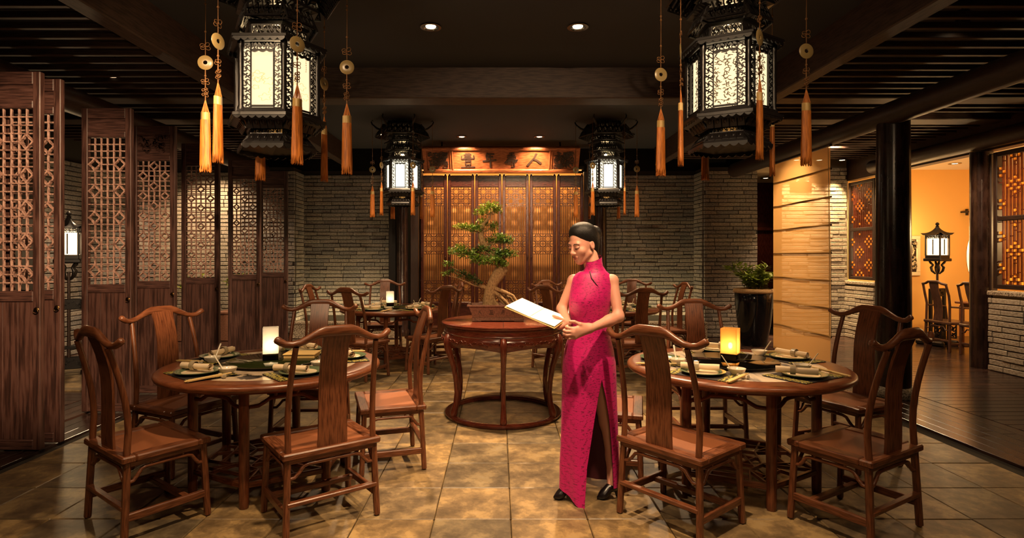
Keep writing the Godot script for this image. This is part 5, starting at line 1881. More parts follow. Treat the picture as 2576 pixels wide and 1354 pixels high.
func make_lantern(label, at, turn, kind, power):
	var o = thing("palace_lantern", label, "lantern", at, turn, "carved hexagonal palace lanterns")
	var D = mats["black_wood"]
	var R = 0.292
	var ap = R * cos(PI / 6)
	var v0 = 0.0
	var hexm = func(called, prof): 
		var b = MB.new()
		b.hexa(prof, Vector3(), v0)
		return part(called, b, D, o)
	# glowing hexagonal shade with pictures on its panes
	var gm = glow("pane_glow_%d" % kind, Color(1.0, 0.88, 0.69) if kind < 2 else Color(1.0, 0.95, 0.82), 1.9 if kind < 2 else 2.8, Color(0.35, 0.33, 0.28))
	if kind < 2 and not gm.emission_texture:
		gm.emission_texture = pane_picture(kind)
		gm.emission_operator = BaseMaterial3D.EMISSION_OP_MULTIPLY
	var sb = MB.new()
	for k in 6:
		var a = TAU * k / 6
		var c = TAU * (k + 1) / 6
		var r = 0.238
		var p0 = Vector3(cos(a) * r, -0.195, sin(a) * r)
		var p1 = Vector3(cos(c) * r, -0.195, sin(c) * r)
		var nn = (p0 + p1) * Vector3(1, 0, 1)
		# shrink the picture to the window of each face
		var m = (p0 + p1) * 0.5
		sb.quad(p1, p0, p0 + Vector3(0, 0.405, 0), p1 + Vector3(0, 0.405, 0), nn.normalized())
	sb.hexa([Vector2(0.0, 0.21), Vector2(0.245, 0.21)])
	sb.hexa([Vector2(0.245, -0.195), Vector2(0.0, -0.195)])
	part("glass_shade", sb, gm, o)
	omni(at + Vector3(0, -0.02, 0), power, Color(1, 0.84, 0.62), 0.06)
	# six faces: frame, pierced borders, window frame
	if not cache.has("lan_side"):
		cache["lan_side"] = scroll_strip(0.058, 0.42, 9).mesh()
		cache["lan_top"] = scroll_strip(0.15, 0.05, 4).mesh()
		cache["lan_tier"] = scroll_strip(0.19, 0.062, 6).mesh()
		cache["lan_flare"] = scroll_strip(0.225, 0.12, 7, 0.009).mesh()
		cache["lan_neck"] = scroll_strip(0.17, 0.028, 5, 0.004).mesh()
		cache["lan_crown"] = scroll_strip(0.36, 0.24, 9, 0.012).mesh()
		cache["lan_val"] = scallops(0.33, 7, 0.03).mesh()
		cache["lan_val2"] = scallops(0.27, 5, 0.032).mesh()
		cache["lan_sc"] = scallops(0.155, 3, 0.02).mesh()
		var pm = MB.new()
		pm.lathe([Vector2(0.022, -0.24), Vector2(0.024, -0.2), Vector2(0.017, -0.18), Vector2(0.02, -0.12), Vector2(0.017, 0.0), Vector2(0.02, 0.12), Vector2(0.017, 0.18), Vector2(0.024, 0.2), Vector2(0.022, 0.24)], 10)
		cache["lan_post"] = pm.mesh()
		var hm = MB.new()
		hm.tube([Vector3(0.3, 0.72, 0), Vector3(0.4, 0.76, 0), Vector3(0.47, 0.82, 0), Vector3(0.485, 0.86, 0), Vector3(0.47, 0.885, 0), Vector3(0.455, 0.87, 0)], [0.02, 0.018, 0.014, 0.011, 0.009, 0.006], 7)
		cache["lan_horn"] = hm.mesh()
		var bm = MB.new()
		bm.box(Vector3(0, 0, 0), Vector3(0.045, 0.075, 0.012), 0.003)
		bm.ball(Vector3(0, 0.01, 0.006), Vector3(0.012, 0.02, 0.006), 8, 5)
		cache["lan_petal"] = bm.mesh()
	for k in 6:
		var a = TAU * (k + 0.5) / 6
		var yw = Basis(Vector3.UP, PI / 2 - a)
		var n = Vector3(cos(a), 0, sin(a))
		var f = func(x, y, out, tilt = 0.0):
			var bs = yw * Basis(Vector3.RIGHT, tilt)
			return Transform3D(bs, n * out + yw * Vector3(x, 0, 0) + Vector3(0, y, 0))
		part("post", cache["lan_post"], D, o, Transform3D(Basis(), Vector3(cos(TAU * k / 6), 0, sin(TAU * k / 6)) * (R - 0.014)))
		for s in [-1, 1]:
			part("fretwork", cache["lan_side"], D, o, f.call(s * 0.104, 0.012, ap - 0.012))
			part("window_frame", box_mesh(Vector3(0.008, 0.38, 0.014), 0.002), D, o, f.call(s * 0.074, -0.002, ap - 0.01))
		part("fretwork", cache["lan_top"], D, o, f.call(0, 0.2, ap - 0.012))
		part("window_valance", cache["lan_sc"], D, o, f.call(0, 0.182, ap - 0.01))
		part("window_frame", box_mesh(Vector3(0.155, 0.012, 0.014), 0.002), D, o, f.call(0, -0.186, ap - 0.01))
		part("fretwork", cache["lan_tier"], D, o, f.call(0, 0.335, 0.178))
		part("fretwork", cache["lan_flare"], D, o, f.call(0, 0.455, 0.222, -0.42))
		part("fretwork", cache["lan_tier"], D, o, f.call(0, 0.59, 0.178))
		part("crown_panel", cache["lan_crown"], D, o, f.call(0, 0.72, 0.31, -0.62))
		part("crown_horn", cache["lan_horn"], D, o, Transform3D(Basis(Vector3.UP, -TAU * k / 6), Vector3()))
		part("valance", cache["lan_val"], D, o, f.call(0, 0.25, ap + 0.04))
		part("valance", cache["lan_val"], D, o, f.call(0, -0.245, ap + 0.035))
		part("valance", cache["lan_val2"], D, o, f.call(0, -0.425, 0.236))
		part("fretwork", cache["lan_neck"], D, o, f.call(0, -0.335, 0.168))
		for j in 5:
			part("petal", cache["lan_petal"], D, o, f.call((j - 2) * 0.048, -0.29, 0.226, 0.5))
			part("petal", cache["lan_petal"], D, o, f.call((j - 2) * 0.044, -0.382, 0.202, -0.72))
	hexm.call("upper_eave", [Vector2(0.0, 0.3), Vector2(0.22, 0.298), Vector2(0.345, 0.265), Vector2(0.347, 0.248), Vector2(0.28, 0.238), Vector2(0.0, 0.238)])
	hexm.call("tier_rail", [Vector2(0.19, 0.375), Vector2(0.225, 0.385), Vector2(0.225, 0.398), Vector2(0.18, 0.4), Vector2(0.18, 0.385)])
	hexm.call("tier_rail", [Vector2(0.2, 0.5), Vector2(0.285, 0.515), Vector2(0.285, 0.535), Vector2(0.21, 0.55), Vector2(0.2, 0.535)])
	hexm.call("tier_rail", [Vector2(0.2, 0.62), Vector2(0.235, 0.625), Vector2(0.235, 0.64), Vector2(0.2, 0.64), Vector2(0.19, 0.625)])
	hexm.call("crown_core", [Vector2(0.1, 0.63), Vector2(0.16, 0.65), Vector2(0.3, 0.79), Vector2(0.28, 0.8), Vector2(0.12, 0.7), Vector2(0.0, 0.7)])
	hexm.call("ledge", [Vector2(0.0, -0.2), Vector2(0.3, -0.2), Vector2(0.31, -0.225), Vector2(0.34, -0.235), Vector2(0.342, -0.255), Vector2(0.315, -0.262), Vector2(0.28, -0.275), Vector2(0.0, -0.275)])
	hexm.call("bracket_core", [Vector2(0.0, -0.27), Vector2(0.275, -0.27), Vector2(0.205, -0.318), Vector2(0.21, -0.322), Vector2(0.0, -0.322)])
	hexm.call("skirt", [Vector2(0.0, -0.346), Vector2(0.21, -0.346), Vector2(0.212, -0.354), Vector2(0.2, -0.36), Vector2(0.262, -0.41), Vector2(0.27, -0.425), Vector2(0.24, -0.428), Vector2(0.0, -0.4)])
	# small bulbs that show through the upper tier
	var bb = MB.new()
	bb.ball(Vector3(0, 0.335, 0), 0.034, 10, 7)
	part("upper_bulb", bb, glow("bulb_glow", Color(1, 0.85, 0.6), 60.0), o)
	omni(at + Vector3(0, 0.335, 0), 0.12, Color(1, 0.84, 0.62), 0.015)
	var nb = MB.new()
	nb.ball(Vector3(0, -0.334, 0), Vector3(0.05, 0.008, 0.05), 10, 5)
	part("lower_bulb", nb, glow("neck_glow", Color(1, 0.7, 0.35), 4.0), o)
	# chain to the ceiling
	for k in 6:
		var lk = MB.new()
		var pts = []
		for i in 11:
			var a = TAU * i / 10
			pts.append(Vector3(cos(a) * 0.012, 0.72 + 0.032 * k + sin(a) * 0.022, 0) if k % 2 else Vector3(0, 0.72 + 0.032 * k + sin(a) * 0.022, cos(a) * 0.012))
		lk.tube(pts, 0.004, 5, false, Vector3(0.2, 0.1, 1))
		part("chain_link", lk, mats["brass"], o)
	return o


var tassel0 = null


func tassel(label, at, turn):
	if tassel0:
		return dup(tassel0, "lantern_tassel", label, at, turn)
	var o = thing("lantern_tassel", label, "tassel", at, turn, "jade disc tassels of the palace lanterns")
	tassel0 = o
	var cd = MB.new()
	cd.tube([Vector3(0, 0, 0), Vector3(0.001, -0.35, 0), Vector3(0, -0.66, 0)], 0.0028, 6, false)
	cd.tube([Vector3(0, -0.76, 0), Vector3(0, -1.02, 0)], 0.004, 6, false)
	for y in [-0.28, -0.31, -0.5, -0.8, -0.84]:
		cd.ball(Vector3(0, y, 0), Vector3(0.008, 0.009, 0.008), 8, 5)
	part("cord", cd, mats["cord"], o)
	var jd = MB.new()
	jd.lathe([Vector2(0.014, -0.004), Vector2(0.046, -0.004), Vector2(0.05, 0.0), Vector2(0.046, 0.004), Vector2(0.014, 0.004), Vector2(0.014, -0.004)], 28)
	part("jade_disc", jd, mats["jade"], o, Transform3D(Basis(Vector3.RIGHT, PI / 2), Vector3(0, -0.71, 0)))
	# butterfly knots: loops of cord
	var kn = MB.new()
	for q in [[-0.6, 0.028, 4], [-0.84, 0.022, 4], [-0.9, 0.016, 6], [-0.93, 0.016, 6]]:
		for j in q[2]:
			var a = PI * (j % 2) + (0.5 if j < 2 else -0.5) * (1.0 if j % 2 else -1.0) + 0.3 * (j / 2)
			var pts = []
			for i in 11:
				var t = TAU * i / 10
				var r = q[1] * (1.0 + cos(t)) * 0.6
				pts.append(Vector3(cos(a) * r - sin(a) * sin(t) * q[1] * 0.45, q[0] + sin(a) * r + cos(a) * sin(t) * q[1] * 0.45, 0.004 * (j - 1.5)))
			kn.tube(pts, 0.0022, 5, false, Vector3(0, 0, 1))
	part("knot", kn, mats["cord"], o)
	var hd = MB.new()
	for k in 8:
		var x = (k - 3.5) * 0.0072
		hd.tube([Vector3(0, -0.96, 0), Vector3(x * 0.4, -1.0, 0.004 * (k % 2)), Vector3(x, -1.055, 0.004 * (k % 3))], 0.0028, 5, false)
	part("head_cords", hd, mats["silk_thread"], o)
	var bd = MB.new()
	bd.lathe([Vector2(0.0, -1.05), Vector2(0.03, -1.05), Vector2(0.031, -1.1), Vector2(0.0, -1.1)], 18, Vector3(), 0.0, TAU, 1.0, 0.5)
	part("band", bd, mats["tassel_band"], o)
	var tb = MB.new()
	var rows = []
	for i in 8:
		var q = i / 7.0
		var line = PackedVector3Array()
		for j in 72:
			var a = TAU * j / 72
			var r = lerpf(0.029, 0.036, q) * (1.0 + (0.07 if j % 2 else -0.04) + 0.03 * sin(a * 9.0 + q * 3.0))
			line.append(Vector3(cos(a) * r, -1.1 - 0.35 * q - (0.012 * sin(a * 13.0) if i == 7 else 0.0), sin(a) * r * 0.5))
		rows.append(line)
	rows.append(PackedVector3Array(range(72).map(func(_j): return Vector3(0, -1.43, 0))))
	tb.grid(rows, true, true)
	part("threads", tb, mats["silk_thread"], o)
	return o


func lanterns():
	var L = [
		["large carved lantern hanging over the left foreground table, with painted panes", W(-1.53, 2.68, 3.92), 0.0, 0, 0.55, "left foreground lantern"],
		["large carved lantern hanging over the right foreground table, with brush-written panes", W(1.6, 2.7, 3.95), PI / 6 + 0.04, 1, 0.35, "right foreground lantern"],
		["smaller-looking lantern hanging at the rear left of the name board", W(-1.51, 2.76, 8.9), 0.03, 2, 0.6, "rear left lantern"],
		["smaller-looking lantern hanging at the rear right of the name board", W(1.68, 2.76, 8.9), -0.05, 2, 0.6, "rear right lantern"]]
	var ordn = ["leftmost", "second from left", "third from left", "third from right", "second from right", "rightmost"]
	for q in L:
		make_lantern(q[0], q[1], q[2], q[3], q[4])
		var spots = []
		for k in 6:
			var a = TAU * k / 6 - q[2] + (-0.1 if q[3] == 0 else 0.05)
			var p = q[1] + Vector3(cos(a) * 0.472, 0.87 if q[3] < 2 else 0.83, sin(a) * 0.472)
			spots.append([p.x / -p.z, p, k])
		spots.sort_custom(func(a, b): return a[0] < b[0])
		for i in 6:
			tassel("orange tassel with jade disc, %s of the six round the %s" % [ordn[i], q[5]], spots[i][1], [0.2, 1.2, 0.5, 0.75, 1.25, 0.1][i])


func make_floor_lamp(label, at, turn, power):
	var o = thing("floor_lamp", label, "lamp", at, turn, "carved lantern floor lamps")
	var D = mats["black_wood"]
	# stand: two feet, twin posts, carved rails and a centre pole
	for s in [-1, 1]:
		part("foot", box_mesh(Vector3(0.08, 0.09, 0.46), 0.025), D, o, Transform3D(Basis(), Vector3(s * 0.19, 0.045, 0)))
		part("stand_post", box_mesh(Vector3(0.05, 0.9, 0.05), 0.008), D, o, Transform3D(Basis(), Vector3(s * 0.17, 0.52, 0)))
		var sc = scroll_strip(0.1, 0.3, 3, 0.02)
		part("scroll_bracket", sc, D, o, Transform3D(Basis(Vector3.UP, PI / 2), Vector3(s * 0.19, 0.28, 0.13)))
	for q in [[0.14, 0.16], [0.34, 0.05], [0.9, 0.14]]:
		var rl = part("stand_rail", box_mesh(Vector3(0.34, q[1], 0.04), 0.008), D, o, Transform3D(Basis(), Vector3(0, q[0], 0)))
		if q[1] > 0.1:
			part("carving", scroll_relief(0.28, q[1] * 0.8, 3, 12, 0.01, 0.014), D, rl, Transform3D(Basis(), Vector3(0, 0, 0.022)))
	var pb = MB.new()
	pb.lathe([Vector2(0.02, 0.14), Vector2(0.018, 0.9), Vector2(0.017, 1.32)], 12)
	part("pole", pb, mats["dark_y"], o)
	# carved bracket under the lantern
	for k in 4:
		var a = PI / 2 * k + PI / 4
		var cb = MB.new()
		cb.tube([Vector3(0.03, 1.22, 0), Vector3(0.075, 1.27, 0), Vector3(0.09, 1.33, 0), Vector3(0.06, 1.37, 0), Vector3(0.095, 1.41, 0), Vector3(0.115, 1.44, 0)], [0.012, 0.02, 0.022, 0.018, 0.02, 0.012], 7)
		part("carved_bracket", cb, D, o, Transform3D(Basis(Vector3.UP, a), Vector3()))
	# square lantern
	part("tray", box_mesh(Vector3(0.29, 0.05, 0.29), 0.01), D, o, Transform3D(Basis(), Vector3(0, 1.46, 0)))
	part("tray", box_mesh(Vector3(0.25, 0.06, 0.25), 0.008), D, o, Transform3D(Basis(), Vector3(0, 1.51, 0)))
	for s in [[-1, -1], [-1, 1], [1, -1], [1, 1]]:
		part("lantern_post", box_mesh(Vector3(0.022, 0.36, 0.022), 0.004), D, o, Transform3D(Basis(), Vector3(s[0] * 0.115, 1.71, s[1] * 0.115)))
	for k in 4:
		var bs = Basis(Vector3.UP, PI / 2 * k)
		part("mullion", box_mesh(Vector3(0.014, 0.26, 0.012), 0.002), D, o, Transform3D(bs, bs * Vector3(0, 1.68, 0.113)))
		part("fretwork", scroll_strip(0.2, 0.045, 4, 0.006) if not cache.has("flf") else cache["flf"], D, o, Transform3D(bs, bs * Vector3(0, 1.85, 0.113)))
	var sh = MB.new()
	sh.box(Vector3(0, 1.69, 0), Vector3(0.2, 0.31, 0.2))
	part("glass_shade", sh, glow("floor_lamp_glow", Color(1.0, 0.88, 0.7), 3.2), o)
	omni(at + Vector3(0, 1.69, 0), power, Color(1, 0.84, 0.62), 0.08)
	# pagoda roof with turned-up corners
	var rows = []
	for i in 7:
		var t = i / 6.0
		var line = PackedVector3Array()
		for j in 32:
			var a = TAU * j / 32 + PI / 4
			var sq = 1.0 / maxf(absf(cos(a)), absf(sin(a)))
			var r = lerpf(0.168, 0.02, pow(t, 0.7)) * lerpf(sq, 1.0, t)
			line.append(Vector3(cos(a) * r, 1.88 + 0.15 * pow(t, 1.6) + 0.04 * (1.0 - t) * pow(maxf(sq - 1.0, 0.0) / 0.414, 2.0), sin(a) * r))
		rows.append(line)
	var rb = MB.new()
	rb.grid(rows, true)
	rb.lathe([Vector2(0.0, 1.86), Vector2(0.12, 1.87), Vector2(0.16, 1.885)], 24)
	part("roof", rb, D, o)
	var fn = MB.new()
	fn.lathe([Vector2(0.02, 2.02), Vector2(0.03, 2.035), Vector2(0.015, 2.045), Vector2(0.032, 2.07), Vector2(0.02, 2.095), Vector2(0.0, 2.105)], 14)
	part("finial", fn, D, o)
	return o


func floor_lamps():
	make_floor_lamp("carved floor lamp with pagoda roof between the first and second left door leaves", W(-5.56, 0, 7.35), 0.5, 1.0)
	make_floor_lamp("carved floor lamp with pagoda roof standing in the amber room", W(7.52, 0, 9.75), 0.35, 1.6)
	# a second, dimmer frame behind the left lamp is not in view


func shade_and_plants():
	# translucent fabric shade hung under the log beam, edge-on to the back wall
	var X = 4.2
	var d0 = 7.2
	var d1 = 8.7
	var o = thing("fabric_shade", "long translucent golden fabric shade hung under the log beam", "shade", W(X, 0.12, (d0 + d1) / 2))
	var rows = []
	for i in 41:
		var y = 2.83 * (1.0 - i / 40.0)
		var line = PackedVector3Array()
		for j in 25:
			var q = j / 24.0
			line.append(Vector3(0.006 * sin(q * 9.0 + 0.5) * sin(y * 2.2), y, (0.5 - q) * (d1 - d0)))
		rows.append(line)
	var b = MB.new()
	b.grid(rows)
	part("cloth", b, mats["shade_cloth"], o)
	for k in 8:
		part("batten", box_mesh(Vector3(0.012, 0.026, d1 - d0 + 0.01), 0.003), mats["dark_z"], o, Transform3D(Basis(), Vector3(0.012, 0.02 + 0.356 * k, 0)))
	part("head_rail", box_mesh(Vector3(0.04, 0.05, d1 - d0 + 0.02), 0.006), mats["dark_z"], o, Transform3D(Basis(), Vector3(0, 2.82, 0)))
	var cd = MB.new()
	cd.tube([Vector3(-0.03, 2.8, (d1 - d0) / 2 - 0.0), Vector3(-0.03, 1.5, (d1 - d0) / 2 + 0.03), Vector3(-0.03, 0.4, (d1 - d0) / 2 + 0.03), Vector3(-0.03, 0.37, (d1 - d0) / 2 + 0.05), Vector3(-0.03, 0.4, (d1 - d0) / 2 + 0.065), Vector3(-0.03, 1.5, (d1 - d0) / 2 + 0.06)], 0.004, 5, false)
	part("pull_cord", cd, mats["tassel_band"], o)
	# exit sign of the room beyond, read through the cloth
	var ex = thing("exit_sign", "small lit safety exit sign seen through the fabric shade", "sign", W(5.72, 2.98, 10.7))
	part("case", box_mesh(Vector3(0.42, 0.16, 0.03), 0.005), mats["black_wood"], ex)
	var V = func(x, y): return Vector2(x, y) * 0.0011
	var chars = [
		[[[0, 48], [2, 36]], [[-44, 20], [-42, 34], [42, 34], [38, 22]], [[-8, 28], [-22, -4], [30, -40]], [[22, 8], [6, -24], [-36, -44]], [[-46, 6], [46, 8]]],
		[[[0, 48], [-20, 26], [-46, 10]], [[0, 48], [22, 26], [46, 10]], [[-22, 14], [22, 14]], [[-24, -10], [24, -10]], [[0, 14], [0, -40]], [[-40, -42], [40, -42]]]]
	var cb = MB.new()
	for i in 2:
		for s in chars[i]:
			var pts = []
			for p in s:
				pts.append(V.call(p[0], p[1]) + Vector2(-0.09 + 0.15 * i, 0))
			cb.ribbon(pts, 0.012, 0.004)
	part("lettering", cb, glow("exit_glow", Color(0.7, 1.0, 0.8), 0.5), ex, Transform3D(Basis(), Vector3(0, 0, 0.018)))
	# big glazed pot with a leafy shrub
	var pot = thing("plant_pot", "tall black glazed pot with a beige rim in front of the brick pier", "pot", W(4.36, 0, 9.72))
	var pb = MB.new()
	pb.lathe([Vector2(0.0, 0.0), Vector2(0.2, 0.0), Vector2(0.21, 0.03), Vector2(0.27, 0.4), Vector2(0.305, 0.75), Vector2(0.31, 0.89), Vector2(0.3, 0.9)], 36)
	part("glazed_body", pb, mats["dark_glaze"], pot)
	var rm = MB.new()
	rm.lathe([Vector2(0.295, 0.89), Vector2(0.325, 0.9), Vector2(0.335, 0.93), Vector2(0.325, 0.965), Vector2(0.29, 0.97), Vector2(0.28, 0.93), Vector2(0.28, 0.9)], 36)
	part("rim", rm, mats["clay_pale"], pot)
	part("soil", box_mesh(Vector3(0.38, 0.02, 0.38), 0.008), mats["soil"], pot, Transform3D(Basis(), Vector3(0, 0.91, 0)))
	shrub("leafy dark green shrub growing in the tall black pot", W(4.36, 0.92, 9.72), 0.56, 0.5, 800, 0.16, 0.055, "leaf_1")
	# two planters at the end of the left aisle, seen through the lattices
	for q in [[-5.55, 10.3, "low planter box with leafy plants at the end of the left aisle, left one", 3], [-4.75, 10.35, "low planter box with leafy plants at the end of the left aisle, right one", 4]]:
		var pl = thing("planter", q[2].replace(" with leafy plants", ""), "planter", W(q[0], 0, q[1]))
		part("box_body", box_mesh(Vector3(0.5, 0.5, 0.4), 0.015), mats["clay"], pl, Transform3D(Basis(), Vector3(0, 0.25, 0)))
		part("rim", box_mesh(Vector3(0.56, 0.05, 0.46), 0.012), mats["clay"], pl, Transform3D(Basis(), Vector3(0, 0.51, 0)))
		shrub("bright green plant in the %s planter of the left aisle" % ("left" if q[3] == 3 else "right"), W(q[0], 0.535, q[1]), 0.36, 0.75, 260, 0.13, 0.05, "leaf_1")


func shrub(label, at, rad, h, n, l, w, m):
	var o = thing("shrub", label, "plant", at)
	var g = RandomNumberGenerator.new()
	g.seed = int(at.x * 100)
	var st = MB.new()
	var lf = MB.new()
	for k in 14:
		var a = TAU * k / 14 + g.randf()
		var r = rad * g.randf_range(0.25, 0.85)
		var tip = Vector3(cos(a) * r, h * g.randf_range(0.45, 0.95), sin(a) * r)
		var mid = Vector3(tip.x * 0.45, tip.y * 0.6, tip.z * 0.45)
		st.tube([Vector3(tip.x * 0.15, 0, tip.z * 0.15), mid, tip], [0.01, 0.007, 0.003], 6, false, Vector3(0.3, 0.2, 1))
		for i in n / 14:
			var t = g.randf_range(0.15, 1.0)
			var p = mid.lerp(tip, (t - 0.5) * 2.0) if t > 0.5 else Vector3(tip.x * 0.15, 0, tip.z * 0.15).lerp(mid, t * 2.0)
			var b = g.randf() * TAU
			var dr = (Vector3(cos(b), g.randf_range(-0.35, 0.7), sin(b)) + tip.normalized() * 0.5).normalized()
			lf.leaf(p, dr, Vector3(g.randf_range(-0.3, 0.3), 1, g.randf_range(-0.3, 0.3)), l * g.randf_range(0.6, 1.1), w * g.randf_range(0.7, 1.1))
	part("stem", st, mats["bark"], o)
	var f = part("foliage", lf, mats[m], o)
	f.set_meta("kind", "stuff")


# ------------------------------------------------------------------ implicit surfaces
# prims: ["cap", a, b, ra, rb, k] | ["ell", c, r, basis, k] | ["cut", c, r, basis, k]
func sdf_add(out, prims, cell):
	var lo = Vector3(9e9, 9e9, 9e9)
	var hi = -lo
	for p in prims:
		if p[0] == "cap":
			var r = maxf(p[3], p[4])
			lo = lo.min(p[1].min(p[2]) - Vector3(r, r, r))
			hi = hi.max(p[1].max(p[2]) + Vector3(r, r, r))
		elif p[0] == "ell":
			var r = maxf(p[2].x, maxf(p[2].y, p[2].z))
			lo = lo.min(p[1] - Vector3(r, r, r))
			hi = hi.max(p[1] + Vector3(r, r, r))
	lo -= Vector3.ONE * cell * 3.0
	hi += Vector3.ONE * cell * 3.0
	var nx = int((hi.x - lo.x) / cell) + 2
	var ny = int((hi.y - lo.y) / cell) + 2
	var nz = int((hi.z - lo.z) / cell) + 2
	var f = PackedFloat32Array()
	f.resize(nx * ny * nz)
	f.fill(0.2)
	for p in prims:
		var k = p[p.size() - 1]
		var m = k + cell * 2.5
		var a = p[1]
		var b = p[2] if p[0] == "cap" else p[1]
		var r = maxf(p[3], p[4]) if p[0] == "cap" else maxf(p[2].x, maxf(p[2].y, p[2].z))
		var l3 = (a.min(b) - Vector3.ONE * (r + m) - lo) / cell
		var h3 = (a.max(b) + Vector3.ONE * (r + m) - lo) / cell
		var inv = p[3].inverse() if p[0] != "cap" else Basis()
		var ab = b - a
		var den = maxf(ab.length_squared(), 1e-9)
		for iz in range(maxi(0, int(l3.z)), mini(nz, int(h3.z) + 2)):
			for iy in range(maxi(0, int(l3.y)), mini(ny, int(h3.y) + 2)):
				var row = (iz * ny + iy) * nx
				for ix in range(maxi(0, int(l3.x)), mini(nx, int(h3.x) + 2)):
					var q = lo + Vector3(ix, iy, iz) * cell
					var d
					if p[0] == "cap":
						var t = clampf((q - a).dot(ab) / den, 0.0, 1.0)
						d = (q - a - ab * t).length() - lerpf(p[3], p[4], t)
					else:
						var e = inv * (q - a)
						var k0 = (e / p[2]).length()
						var k1 = (e / (p[2] * p[2])).length()
						d = k0 * (k0 - 1.0) / maxf(k1, 1e-6)
					var o = f[row + ix]
					if p[0] == "cut":
						d = -d
						var hh = maxf(k - absf(o - d), 0.0) / k
						f[row + ix] = maxf(o, d) + hh * hh * k * 0.25
					else:
						var hh = maxf(k - absf(o - d), 0.0) / k
						f[row + ix] = minf(o, d) - hh * hh * k * 0.25
	# surface nets
	var idx = {}
	var vs = PackedVector3Array()
	var ns = PackedVector3Array()
	var off = [0, 1, nx, nx + 1, nx * ny, nx * ny + 1, nx * ny + nx, nx * ny + nx + 1]
	var cs = [Vector3(0, 0, 0), Vector3(1, 0, 0), Vector3(0, 1, 0), Vector3(1, 1, 0), Vector3(0, 0, 1), Vector3(1, 0, 1), Vector3(0, 1, 1), Vector3(1, 1, 1)]
	var ed = [[0, 1], [2, 3], [4, 5], [6, 7], [0, 2], [1, 3], [4, 6], [5, 7], [0, 4], [1, 5], [2, 6], [3, 7]]
	var lim = cell * 1.8
	for iz in nz - 1:
		for iy in ny - 1:
			var row = (iz * ny + iy) * nx
			for ix in nx - 1:
				var i = row + ix
				if absf(f[i]) > lim:
					continue
				var mask = 0
				for c in 8:
					if f[i + off[c]] < 0.0:
						mask |= 1 << c
				if mask == 0 or mask == 255:
					continue
				var s = Vector3()
				var n = 0
				for e in ed:
					var fa = f[i + off[e[0]]]
					var fb = f[i + off[e[1]]]
					if (fa < 0.0) != (fb < 0.0):
						s += cs[e[0]].lerp(cs[e[1]], fa / (fa - fb))
						n += 1
				s /= n
				var g = Vector3()
				for c in 8:
					var w = f[i + off[c]]
					g += (cs[c] * 2.0 - Vector3.ONE) * w * Vector3(lerpf(1.0 - s.y, s.y, cs[c].y) * lerpf(1.0 - s.z, s.z, cs[c].z), lerpf(1.0 - s.x, s.x, cs[c].x) * lerpf(1.0 - s.z, s.z, cs[c].z), lerpf(1.0 - s.x, s.x, cs[c].x) * lerpf(1.0 - s.y, s.y, cs[c].y))
				idx[i] = vs.size()
				vs.append(lo + (Vector3(ix, iy, iz) + s) * cell)
				ns.append(g.normalized())
	# smooth the normals once over the faces as they are laid
	for i in idx:
		var ix = i % nx
		var iy = (i / nx) % ny
		var iz = i / (nx * ny)
		for ax in 3:
			var st = [1, nx, nx * ny][ax]
			var u = [nx, nx * ny, 1][ax]
			var v = [nx * ny, 1, nx][ax]
			if (f[i] < 0.0) == (f[i + st] < 0.0):
				continue
			if not (idx.has(i - u) and idx.has(i - v) and idx.has(i - u - v)):
				continue
			var q = [idx[i], idx[i - u], idx[i - u - v], idx[i - v]]
			out.tri(vs[q[0]], vs[q[1]], vs[q[2]], ns[q[0]], ns[q[1]], ns[q[2]])
			out.tri(vs[q[0]], vs[q[2]], vs[q[3]], ns[q[0]], ns[q[2]], ns[q[3]])


